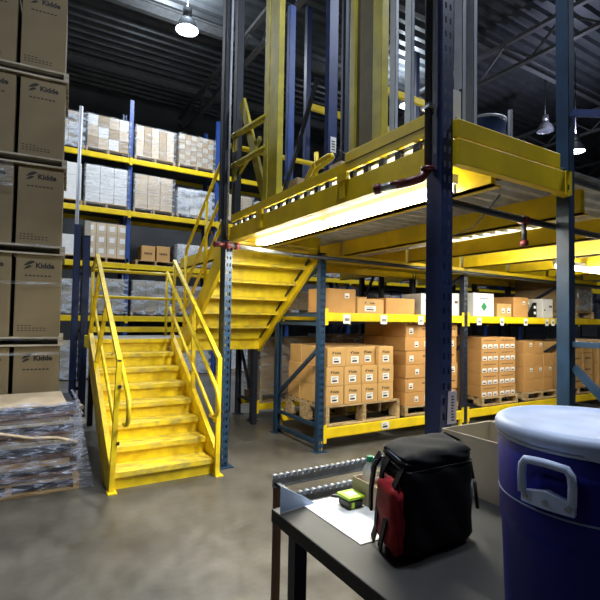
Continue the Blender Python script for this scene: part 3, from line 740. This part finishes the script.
# ================================================================ staircase
st = thing('steel_staircase', 'yellow steel staircase turning at a landing up to the mezzanine', 'staircase', (1.2, 4.46, 0))
N0, RUN, RISE = 4.48, .25, .16
for i in range(7):
    n, z = N0+RUN*i, RISE*(i+1)
    b = MB(); b.box(.762, n, z-.035, 1.718, n+RUN+.03, z, .004); b.box(.762, n-.005, z-.048, 1.718, n+.010, z-.002)
    b.build('tread', 'treadyel', st)
    MB().box(.762, n+.03, z-RISE+.0, 1.718, n+.042, z-.036).build('riser', 'stairyel', st)
MB().box(.762, N0+7*RUN+.03, 1.12, 1.718, N0+7*RUN+.042, 1.235).build('riser', 'stairyel', st)
sl = RISE/RUN
for x0, x1 in ((.715, .762), (1.718, 1.765)):
    pts = [(x0, 4.46, 0), (x0, 4.46, .235), (x0, 6.22, .235+1.76*sl), (x0, 6.22, 1.02), (x0, 4.80, 0)]
    b = MB(); b.prism(pts, (x1-x0, 0, 0)); b.build('stringer', 'stairyel', st)
# landing
MB().box(.80, 6.23, 1.245, 3.06, 7.35, 1.28, .003).build('landing_deck', 'steel', st)
MB().box(.715, 6.215, 1.235, 1.72, 6.26, 1.283, .003).build('landing_nosing', 'stairyel', st)
MB().box(1.765, 6.205, 1.12, 3.10, 6.25, 1.30, .003).build('landing_beam', 'stairyel', st)
MB().box(.86, 7.33, 1.33, 3.10, 7.36, 1.41, .003).build('toe_board', 'yellow', st)
MB().box(.84, 7.33, 1.12, 3.10, 7.36, 1.245, .003).build('landing_beam', 'stairyel', st)
MB().box(.78, 6.27, 1.12, .81, 7.33, 1.29, .003).build('landing_beam', 'stairyel', st)
for x, y in ((.88, 7.25), (3.0, 7.28), (3.0, 6.27), (1.95, 7.28)): MB().box(x-.035, y-.035, 0, x+.035, y+.035, 1.245).build('landing_leg', 'dark', st)
# landing guard rails
for z in (2.24, 1.85): MB().tube([(.86, 7.34, z), (3.06, 7.34, z)], .024).build('landing_rail', 'yellow', st)
for x in (.87, 1.95, 3.04): MB().tube([(x, 7.34, 1.26), (x, 7.34, 2.24)], .022).build('rail_post', 'yellow', st)
MB().tube([(.78, 6.2, 2.33), (.86, 7.34, 2.24)], .022).build('landing_rail', 'yellow', st)
# lower flight rails
def curve3(p0, p1, p2, n=6):
    p0, p1, p2 = map(Vector, (p0, p1, p2))
    return [p0*(1-t)**2+p1*2*t*(1-t)+p2*t*t for t in [k/n for k in range(n+1)]]
rs = .67
for x, hx in ((.77, .83), (1.72, 1.66)):
    R0 = (4.43, 1.175)
    MB().bar((x, R0[0], R0[1]), (x, 6.14, R0[1]+1.71*rs), .042, .042).build('guard_rail', 'stairyel', st)
    MB().box(x-.015, R0[0]-.012, R0[1]-.022, x+.015, R0[0]-.006, R0[1]+.008).build('tube_mouth_shade', 'ink', st)  # black patch painted for the shaded hollow of the open tube
    z1 = .88+(6.25-4.32)*rs
    pts = [(hx, 6.25, z1-.0), (hx, 4.38, .93)]+curve3((hx, 4.34, .90), (hx, 4.24, .83), (hx, 4.26, .70))+curve3((hx, 4.27, .68), (hx, 4.29, .60), (hx, 4.46, .60))
    MB().tube(pts, .021, 12).build('handrail', 'stairyel', st)
    MB().tube([(x, 6.29, 1.70), (x, 4.50, .53)], .019, 12).build('mid_rail', 'stairyel', st)
    for yy in (4.9, 5.9):
        MB().tube([(hx, yy, .88+(yy-4.32)*rs), (x, yy, .80+(yy-4.32)*rs)], .008, 6).build('rail_bracket', 'stairyel', st)
MB().box(1.70, 4.40, 0, 1.745, 4.445, 1.18, .003).build('rail_post', 'stairyel', st)
MB().bar((1.74, 5.28, .75), (1.72, 5.28, 1.73), .04, .04, (0, 1, 0)).build('rail_post', 'stairyel', st)
MB().tube([(1.74, 6.20, 1.28), (1.73, 6.14, 2.33)], .021).build('rail_post', 'stairyel', st)
MB().bar((.738, 4.46, 0), (.77, 4.44, 1.17), .045, .045, (0, 1, 0)).build('rail_post', 'stairyel', st)
MB().bar((.745, 5.78, .98), (.77, 5.26, 1.72), .04, .04, (0, 1, 0)).build('rail_post', 'stairyel', st)
MB().bar((.745, 6.44, 1.28), (.77, 5.86, 2.11), .04, .04, (0, 1, 0)).build('rail_post', 'stairyel', st)
for z, y in ((.42, 4.452), (.93, 4.445)): MB().box(.765, y-.035, z, .79, y-.02, z+.03).build('bolt', 'ink', st)
for x in (.70, 1.70): MB().box(x, 4.38, 0, x+.08, 4.5, .008).build('foot_plate', 'stairyel', st)
# upper flight, climbing back towards the viewer
U0, UR, UZ = 6.15, .25, .19
for i in range(6):
    n, z = U0-UR*i, 1.28+UZ*(i+1)
    b = MB(); b.box(1.93, n-UR-.02, z-.035, 3.03, n, z); b.box(1.93, n-.010, z-.048, 3.03, n+.005, z-.002)
    b.build('tread', 'treadyel', st)
    MB().box(1.93, n-.035, z-UZ, 3.03, n-.023, z-.036).build('riser', 'stairyel', st)
MB().box(1.93, 4.64, 2.43, 3.03, 4.652, 2.6).build('riser', 'stairyel', st)
us = UZ/UR
for x0, x1 in ((1.885, 1.93), (3.03, 3.075)):
    b = MB(); b.prism([(x0, 6.24, 1.08), (x0, 6.24, 1.37), (x0, 4.66, 1.37+1.58*us), (x0, 4.66, 1.14+1.52*us)], (x1-x0, 0, 0)); b.build('stringer', 'yellow', st)
MB().box(2.96, 4.66, 2.30, 3.075, 4.72, 2.42).build('stringer_bracket', 'yellow', st)
x = 1.90
MB().tube([(x, 6.22, 2.12), (x, 6.22, 2.42), (x, 6.19, 2.50), (x, 4.75, 3.52)], .02).build('guard_rail', 'yellow', st)
MB().tube([(x, 6.20, 2.00), (x, 4.85, 3.02)], .02).build('mid_rail', 'yellow', st)
MB().tube([(x, 6.14, 1.72), (x, 4.85, 2.68)], .02).build('mid_rail', 'yellow', st)
for yy in (6.22, 5.42, 4.85): MB().tube([(x+.0, yy, 1.38+(6.22-yy)*us), (x, yy, 2.45+(6.22-yy)*.69)], .02).build('rail_post', 'yellow', st)
x = 3.06
MB().tube([(x, 6.22, 2.48), (x, 4.75, 3.52)], .02).build('guard_rail', 'yellow', st)
for yy in (6.2, 4.85): MB().tube([(x, yy, 1.38+(6.22-yy)*us), (x, yy, 2.47+(6.22-yy)*.69)], .02).build('rail_post', 'yellow', st)
MB().tube([(3.0, 6.1, 1.30), (3.0, 5.45, 1.82), (3.0, 4.75, 2.34)], .014, 8).build('conduit', 'pipe', st)

# ================================================================ tall box stack on the left
random.seed(2)
tiers = [(.30, 1.245, 5.60), (1.345, 2.215, 5.60), (2.315, 3.165, 5.60), (3.265, 4.12, 5.60), (4.22, 5.07, 5.6)]
tn = ['bottom tier', 'second tier up', 'third tier up', 'fourth tier up', 'top tier']
for k, (z0, z1, y0) in enumerate(tiers):
    dx = -.012*k
    if k == 0: zz = .17
    else: zz = z0-.1
    pz = .16 if k == 0 else tiers[k-1][1]
    o = move_mb(pallet_front(1.46, 1.0, .1 if k else .13), -1.06+dx, y0-.02, pz if k else .17).build('wooden_pallet', 'greywood', loc=(-.4, y0, pz))
    tag(o, 'grey weathered pallet under the %s of tall cartons' % tn[k], 'pallet', 'pallets between the tall carton tiers')
    for i in range(3):
        for j in range(2):
            carton(-.065-i*.465+dx, y0+j*.46+.01, z0, .425, .44, z1-z0, 'cardtall', 'tall' if i < 2 else 'plain',
                   'tall shade-darkened brown carton %s from right in the %s, %s row' % (ORD[i], tn[k], ('front', 'rear')[j]), 'tall cartons in the left stack')
o = move_mb(pallet_front(1.46, 1.0, .17), -1.06, 5.58, 0).build('wooden_pallet', 'greywood', loc=(-.4, 5.6, 0))
tag(o, 'lowest grey pallet on the floor under the tall carton stack', 'pallet', 'pallets between the tall carton tiers')
for o in list(COL.objects):
    if o.get('group') in ('tall cartons in the left stack', 'pallets between the tall carton tiers'):
        a = R(4); p = Vector((.4, 5.6, 0)); d = o.location-p
        o.location = p+Matrix.Rotation(-a, 3, 'Z') @ d; o.rotation_euler.z -= a; o.location.y += 0
# loose film around part of the stack
b = MB()
for z0, z1 in ((1.9, 2.24), (2.30, 2.86), (1.16, 1.23)):
    b.quad((-1.1, 5.592, z0), (.37, 5.592, z0-.01), (.37, 5.592, z0+.022), (-1.1, 5.592, z0+.03))
b.quad((-1.1, 5.585, 2.9), (-.13, 5.585, 2.9), (-.13, 5.585, 3.15), (-1.1, 5.585, 3.15))
o = b.build('stretch_film', 'film', loc=(-.4, 5.59, 1.9), fix=False); tag(o, 'thin clear film bands stretched across the tall cartons', 'plastic film')

# ================================================================ wrapped pile of flat cardboard
pl = thing('wrapped_cardboard_pile', 'low pallet of flat cardboard sheets in crinkled clear film beside the stairs', 'wrapped pile', (-.05, 5.0, 0))
move_mb(pallet_front(1.1, .8, .12), -.60, 4.70, 0).build('pallet', 'wood', pl)
random.seed(31); z = .12; k = 0
while z < .76:
    h = random.choice((.03, .045, .06)); dx, dy = random.uniform(-.03, .03), random.uniform(-.02, .02)
    if k == 0: dx = 0
    MB().box(-.62+dx, 4.70+dy, z, .44+dx, 5.48+dy, z+h-.006, .003).build('cardboard_sheet', ('card3', 'carddark', 'dark', 'cardgrey')[k % 4], pl); z += h; k += 1
MB().box(-.60, 4.72, z, .38, 5.5, z+.012).build('cardboard_sheet', 'cardlight', pl)
top = z+.014
b = MB(); bm = b.bm
def puff(u, v, f):
    return .02*math.sin(u*9+v*23+f)+.014*math.sin(u*21-v*11+f*2)+.010*math.sin(u*37+v*51)
NX, NZ = 60, 44
path = [(-.64, 5.50), (-.66, 4.67), (.47, 4.67), (.47, 5.50)]
cum = [0, .83, .83+1.13, .83+1.13+.83]
def pathpt(s):
    for i in range(3):
        if s <= cum[i+1]+1e-6:
            t = (s-cum[i])/(cum[i+1]-cum[i]); a, c = Vector(path[i]), Vector(path[i+1]); n = (c-a).normalized()
            return a.lerp(c, t), Vector((n.y, -n.x))
gr_ = []
for i in range(NX+1):
    s = cum[-1]*i/NX; p, n = pathpt(s); col = []
    for j in range(NZ+1):
        v = j/NZ; zz = .05+v*(top-.03); o = .012+abs(puff(s, v, 1))*1.1+.02*math.sin(v*math.pi)
        if v > .93: o -= (v-.93)*.5
        col.append(bm.verts.new((p.x+n.x*o, p.y+n.y*o, zz+.01*math.sin(s*17))))
    gr_.append(col)
for i in range(NX):
    for j in range(NZ):
        f = bm.faces.new((gr_[i][j], gr_[i+1][j], gr_[i+1][j+1], gr_[i][j+1])); f.smooth = True
b.build('stretch_film', 'filmpile', pl, fix=False)
b = MB()                                                    # twisted film rope and trailing tail
b.tube([(-.66, 4.62, .70), (-.2, 4.615, .60), (.1, 4.615, .52), (.3, 4.62, .50), (.47, 4.63, .44)], .014, 8)
b.build('film_rope', 'cardlight', pl)
b = MB(); rows = []
for k in range(10):
    t = k/9; rows.append([b.bm.verts.new((.46+.10*t**1.6+w*(.03+.03*t), 4.66+.03*math.sin(9*t+w), .72*(1-t)**.8+.012)) for w in (-1, 0, 1)])
for A, B in zip(rows, rows[1:]):
    for i in range(2): f = b.bm.faces.new((A[i], A[i+1], B[i+1], B[i])); f.smooth = True
b.build('film_tail', 'filmpile', pl, fix=False)

# ================================================================ bench, conveyor and foreground things
bn = thing('packing_bench', 'dark topped packing bench at the front, carrying the cooler and the bag', 'bench', (1.5, .9, 0))
MB().box(.86, .20, .80, 2.15, 1.62, .85, .004).build('bench_top', 'benchtop', bn)
for x, y in ((.90, .25), (2.05, .25), (.90, 1.50), (2.05, 1.50)): MB().box(x, y, 0, x+.05, y+.05, .80).build('bench_leg', 'dark', bn)
MB().box(.98, .26, .30, 2.09, 1.54, .325).build('lower_shelf', 'benchtop', bn)

cv = thing('roller_conveyor', 'grey skate wheel conveyor standing behind the packing bench', 'conveyor', (1.0, 1.72, 0))
for y in (1.70, 1.93):
    b = MB(); b.box(1.03, y-.006, .805, 2.9, y+.006, .845); b.box(1.03, y-.014, .805, 2.9, y+.014, .81)
    b.build('side_rail', 'steel', cv)
    b = MB()
    for k in range(56):
        x = 1.045+k*.033
        b.tube([(x, y-.011, .851), (x, y+.011, .851)], .011, 8)
    b.build('skate_wheel_row', 'palesteel', cv)
for x in (1.035, 1.75, 2.85): MB().box(x, 1.70, .815, x+.02, 1.93, .83).build('cross_bar', 'dark', cv)
for x in (1.04, 2.8):
    for y in (1.70, 1.93): MB().box(x, y-.015, 0, x+.03, y+.015, .805).build('conveyor_leg', 'carddark', cv)

o = MB().prism([(.868, 1.56, .852), (.868, 1.56, .955), (.99, 1.575, .885), (1.04, 1.58, .852)], (0, .004, 0)).build('plastic_sheet', mat('pale_blue_sheet', (.45, .58, .85), .5, var=.05), loc=(1.05, 1.55, .85))
tag(o, 'pale blue plastic sheet standing at the left end of the bench', 'sheet')
o = MB().box(.985, 1.22, .850, 1.50, 1.60, .853).build('paper', 'white', loc=(1.3, 1.4, .85)); tag(o, 'large white paper spread on the bench beside the open carton', 'paper')
o = MB().prism([(1.13, 1.60, .853), (1.17, 1.595, .853), (1.35, 1.43, .853), (1.31, 1.42, .853)], (0, 0, .01)).build('strap', 'blackp', loc=(1.2, 1.5, .853)); tag(o, 'black strap lying on the white paper', 'strap')

def open_box(name, x0, y0, z0, x1, y1, z1, m, label, flaps=True, t=.006, cat='carton', rz=0):
    b = MB(); b.box(x0, y0, z0, x1, y1, z0+t); b.box(x0, y0, z0+t, x0+t, y1, z1); b.box(x1-t, y0, z0+t, x1, y1, z1); b.box(x0+t, y0, z0+t, x1-t, y0+t, z1); b.box(x0+t, y1-t, z0+t, x1-t, y1, z1)
    return tag(b.build(name, m, loc=((x0+x1)/2, (y0+y1)/2, z0)), label, cat)
ob = open_box('open_carton', 1.68, .98, .85, 2.02, 1.50, 1.10, 'cardgrey', 'grey open topped carton on the bench between the bag and the cooler')
MB().prism([(2.016, 1.0, 1.10), (2.016, 1.48, 1.10), (2.06, 1.43, 1.16), (2.06, 1.05, 1.16)], (.004, 0, 0)).build('box_flap', 'cardgrey', ob)
MB().prism([(1.70, .981, 1.10), (2.0, .981, 1.10), (1.97, .93, 1.04), (1.73, .93, 1.04)], (0, .004, 0)).build('box_flap', 'cardgrey', ob)
t = thing('paper_tag', 'lilac paper tag with handwriting stuck to the navy corner column', 'paper', (1.89, 1.63, 1.1))
MB().prism([(1.868, 1.632, 1.07), (1.935, 1.632, 1.07), (1.935, 1.632, 1.235), (1.875, 1.632, 1.235)], (0, .003, 0)).build('paper_sheet', 'lilac', t)
b = MB()
random.seed(6)
for k in range(9):
    z = 1.085+k*.015; b.box(1.896, 1.6305, z, 1.896+random.uniform(.012, .022), 1.6318, z+.006)
b.build('handwriting', 'ink', t)

sb = open_box('open_carton', 1.20, 1.37, .854, 1.38, 1.545, .945, 'cardlight', 'small open tan carton holding the bottle beside the black bag', t=.004)
bt = thing('water_bottle', 'clear water bottle with a green cap standing in the small carton', 'bottle', (1.262, 1.51, .86))
m_, t_, b_ = nt('clear_plastic'); b_.inputs['Base Color'].default_value = (.75, .82, .85, 1); b_.inputs['Roughness'].default_value = .08; b_.inputs['Alpha'].default_value = .45; M['clear'] = m_
MB().lathe((1.262, 1.51), [(.026, .86), (.03, .865), (.03, .92), (.028, .925), (.03, .93), (.03, .962), (.024, .985), (.012, 1.0), (.0115, 1.008)], 24).build('bottle_body', 'clear', bt)
MB().lathe((1.262, 1.51), [(.013, 1.005), (.014, 1.007), (.014, 1.026), (.012, 1.028)], 20).build('bottle_cap', 'greencap', bt)
o = MB().tube([(1.225, 1.44, .95), (1.33, 1.385, .975)], .014, 16).build('paper_roll', 'cardlight', loc=(1.27, 1.41, .94)); tag(o, 'cream rolled paper leaning in the small open carton', 'paper roll')

tp = thing('tape_measure', 'black and lime tape measure lying on the white paper', 'tape measure', (1.15, 1.49, .853))
MB().box(1.115, 1.455, .854, 1.185, 1.53, .888, .008).build('tape_case', 'blackp', tp)
MB().box(1.11, 1.45, .888, 1.19, 1.535, .900, .004).build('case_top', 'lime', tp)
MB().box(1.125, 1.452, .858, 1.14, 1.4545, .88).build('case_emblem', 'lime', tp)
MB().box(1.13, 1.47, .900, 1.17, 1.51, .9015).build('case_label', 'white', tp)

# bag
bg = thing('tool_bag', 'black soft insulated bag with red side pocket and hanging straps', 'bag', (1.1, 1.05, .85))
def bag_mesh(x0, y0, z0, x1, y1, z1, bul=.015, n=10, taper=.0):
    b = MB(); bm = b.bm
    bmesh.ops.create_cube(bm, size=1); bmesh.ops.subdivide_edges(bm, edges=bm.edges, cuts=n, use_grid_fill=True)
    for v in bm.verts:
        u = v.co.copy(); c = Vector(((x0+x1)/2, (y0+y1)/2, (z0+z1)/2))
        # rounded box
        e = .07
        for a in range(3): pass
        L = Vector(((x1-x0)/2, (y1-y0)/2, (z1-z0)/2))
        q = Vector((u.x*2*L.x, u.y*2*L.y, u.z*2*L.z)); r = .035
        inn = Vector((max(-L.x+r, min(L.x-r, q.x)), max(-L.y+r, min(L.y-r, q.y)), max(-L.z+r, min(L.z-r, q.z))))
        dd = q-inn
        if dd.length > 1e-6: q = inn+dd.normalized()*r
        w = (1-abs(u.x*2)**2)*(1-abs(u.y*2)**2)+(1-abs(u.y*2)**2)*(1-abs(u.z*2)**2)+(1-abs(u.x*2)**2)*(1-abs(u.z*2)**2)
        q *= 1+bul*w; q += Vector((math.sin(u.z*17+u.x*5), math.sin(u.x*15+u.z*9), math.sin(u.x*13+u.y*11)))*.0035
        if u.z > 0: q.x *= 1-taper*u.z
        v.co = c+q
    for f in bm.faces: f.smooth = True
    return b
bag_mesh(.95, .96, .853, 1.33, 1.19, 1.19).build('bag_body', 'black', bg)
bag_mesh(.955, .965, 1.165, 1.325, 1.185, 1.225, .02).build('bag_lid', 'black', bg)
MB().tube([(.965, 1.175, 1.21), (.955, 1.10, 1.212), (.955, 1.02, 1.208), (.965, .975, 1.203)], .003, 6).build('lid_piping', 'piping', bg)
MB().tube([(.955, 1.17, 1.180), (.95, 1.10, 1.182), (.95, 1.0, 1.178), (.97, .965, 1.174), (1.2, .963, 1.174), (1.31, .965, 1.172)], .003, 6).build('zipper', 'blackp', bg)
MB().prism([(1.06, 1.0, 1.2275), (1.12, 1.0, 1.2275), (1.125, 1.015, 1.2275), (1.065, 1.015, 1.2275)], (0, 0, .002)).build('pale_patch', 'palesteel', bg)  # small pale patch on top of the lid
bag_mesh(.905, .975, .87, .965, 1.15, 1.12, .05).build('side_pocket', 'red', bg)
def loop(x, ya, yb, zb, zt, r=.006, w=.03):
    b = MB(); pts = []
    for k in range(13):
        t = k/12; pts.append(Vector((x-.03*math.sin(math.pi*t), ya+(yb-ya)*t, zb+(zt-zb)*math.sin(math.pi*t)**.6)))
    for p, q in zip(pts, pts[1:]): b.bar(p, q, w, .006, (-1, 0, 0))
    return b, pts
b = MB(); P = [Vector(p) for p in ((.935, 1.15, 1.19), (.915, 1.17, 1.15), (.905, 1.185, 1.05), (.905, 1.19, .96))]
for p, q in zip(P, P[1:]): b.bar(p, q, .035, .012, (-1, .2, 0))
b.build('shoulder_strap', 'black', bg)
b = MB(); P = [Vector(p) for p in ((.95, 1.10, 1.19), (.925, 1.115, 1.14), (.912, 1.13, 1.02), (.905, 1.14, .9), (.902, 1.16, .856))]
for p, q in zip(P, P[1:]): b.bar(p, q, .035, .008, (-1, .2, 0))
b.build('shoulder_strap', 'black', bg)
b = MB(); P = [Vector(p) for p in ((.96, .995, 1.19), (.925, 1.01, 1.12), (.905, 1.05, .98), (.90, 1.075, .9), (.90, 1.09, .856))]
for p, q in zip(P, P[1:]): b.bar(p, q, .035, .008, (-1, .2, 0))
b.build('shoulder_strap', 'black', bg)
MB().tube([(.915, 1.185, .97), (.90, 1.18, 1.13), (.91, 1.165, 1.165), (.93, 1.13, 1.18), (.91, 1.12, 1.10), (.905, 1.125, 1.0)], .0022, 6).build('strap_piping', 'piping', bg)
b = MB(); P = [Vector(p) for p in ((1.26, 1.19, 1.20), (1.32, 1.17, 1.225), (1.38, 1.13, 1.20), (1.395, 1.08, 1.13), (1.40, 1.06, 1.05))]
for p, q in zip(P, P[1:]): b.bar(p, q, .04, .01, (0, .3, 1))
b.build('carry_handle', 'black', bg)
MB().tube([(1.40, 1.06, 1.06), (1.405, 1.055, .96)], .006, 8).build('strap_buckle', 'palesteel', bg)
MB().tube([(1.415, 1.05, 1.04), (1.425, 1.04, .93)], .009, 8).build('strap_end', 'black', bg)
for ch in bg.children:
    for v in ch.data.vertices:
        w = v.co + Vector(bg.location)
        v.co = Vector((1.02+(w.x-.95)*.84+.32*(w.y-.96), 1.05+(w.y-.96)*.9, .853+(w.z-.853)*.845)) - Vector(bg.location)
o = MB().prism([(1.36, .80, .852), (1.42, .76, .852), (1.44, .83, .852), (1.39, .86, .852)], (0, 0, .02)).build('foil_wrapper', 'silver', loc=(1.4, .8, .852)); tag(o, 'crumpled silver wrapper on the bench beside the blue cooler', 'wrapper')

# cooler
cx, cy = 1.065, .533
ck = thing('drink_cooler', 'big round blue drink cooler with frosty white lid and handle', 'cooler', (cx, cy, .85))
MB().lathe((cx, cy), [(.160, .85), (.167, .86), (.171, .90), (.181, 1.16), (.185, 1.175), (.1835, 1.18), (.185, 1.185), (.189, 1.345), (.181, 1.350), (.181, 1.355)], 72).build('cooler_body', 'coolblue', ck)
MB().lathe((cx, cy), [(.1835, 1.226), (.1872, 1.228), (.1872, 1.231), (.1835, 1.233)], 72).build('body_seam', 'piping', ck)
MB().lathe((cx, cy), [(.181, 1.357), (.192, 1.356), (.195, 1.360), (.195, 1.374), (.191, 1.382), (.182, 1.387), (.172, 1.3875), (.168, 1.3845), (.1, 1.3865), (.03, 1.387)], 96).build('cooler_lid', 'coolwhite', ck)
MB().lathe((cx, cy), [(.182, 1.346), (.1885, 1.347), (.1885, 1.355), (.182, 1.356)], 72).build('rim_gasket', 'palesteel', ck)
def az_pt(a, r, z): return (cx+r*math.cos(a), cy+r*math.sin(a), z)
# handle at azimuth ha
ha = R(184.5); dw = R(13)
pts = []
prof = [(-1, 1.265), (-1.02, 1.30), (-.98, 1.318), (-.82, 1.329), (-.4, 1.331), (0, 1.332), (.4, 1.331), (.82, 1.329), (.98, 1.318), (1.02, 1.30), (1, 1.265)]
MB().tube([az_pt(ha+u*dw, .207, z) for u, z in prof], .008, 12).build('carry_handle', 'coolwhite', ck)
b = MB(); n = 12; rr = .190
ring = []
for k in range(n+1):
    u = -1+2*k/n; a = ha+u*dw*1.08
    hump = 1.266+.012*(1-abs(u)) 
    ring.append([b.bm.verts.new(az_pt(a, rr-.004, 1.245)), b.bm.verts.new(az_pt(a, rr+.016, 1.245)), b.bm.verts.new(az_pt(a, rr+.016, hump)), b.bm.verts.new(az_pt(a, rr-.004, hump))])
for A, B in zip(ring, ring[1:]):
    for i in range(4): b.bm.faces.new((A[i], A[(i+1) % 4], B[(i+1) % 4], B[i]))
b.bm.faces.new(ring[0]); b.bm.faces.new(ring[-1][::-1])
b.build('handle_plate', 'coolwhite', ck)
for u in (-.85, 0, .85):
    a = ha+u*dw; p = Vector(az_pt(a, rr+.014, 1.258)); q = Vector(az_pt(a, rr+.020, 1.258))
    MB().tube([p, q], .005, 10).build('screw', 'steel', ck)
b = MB(); n = 10; A0 = []                                    # lid notch / latch tab
for k in range(n+1):
    a = R(210)+(k/n-.5)*R(16); zz = 1.356-.008*math.sin(math.pi*k/n)
    A0.append([b.bm.verts.new(az_pt(a, .183, 1.365)), b.bm.verts.new(az_pt(a, .1965, 1.365)), b.bm.verts.new(az_pt(a, .1965, zz)), b.bm.verts.new(az_pt(a, .183, zz))])
for A, B in zip(A0, A0[1:]):
    for i in range(4): b.bm.faces.new((A[i], A[(i+1) % 4], B[(i+1) % 4], B[i]))
b.bm.faces.new(A0[0]); b.bm.faces.new(A0[-1][::-1])
b.build('lid_tab', 'coolwhite', ck)

# braced frame joined to the far blue post, going towards the viewer
fr = thing('frame_bracing', 'blue horizontal and diagonal braces bolted to the far blue post', 'brace', (2.9, 1.1, 0))
post(3.04, .55, 0, 5.2, .065, .085, False, 'column', 'teal', fr)
MB().box(3.055, .63, 1.44, 3.085, 1.655, 1.475).build('horizontal_brace', 'teal', fr)
MB().bar((3.07, 1.65, 1.31), (3.07, .64, .28), .03, .045).build('diagonal_brace', 'teal', fr)
MB().bar((3.07, 1.65, 2.98), (3.07, .64, 2.58), .03, .045).build('diagonal_brace', 'blue', fr)

bpy.context.view_layer.update()
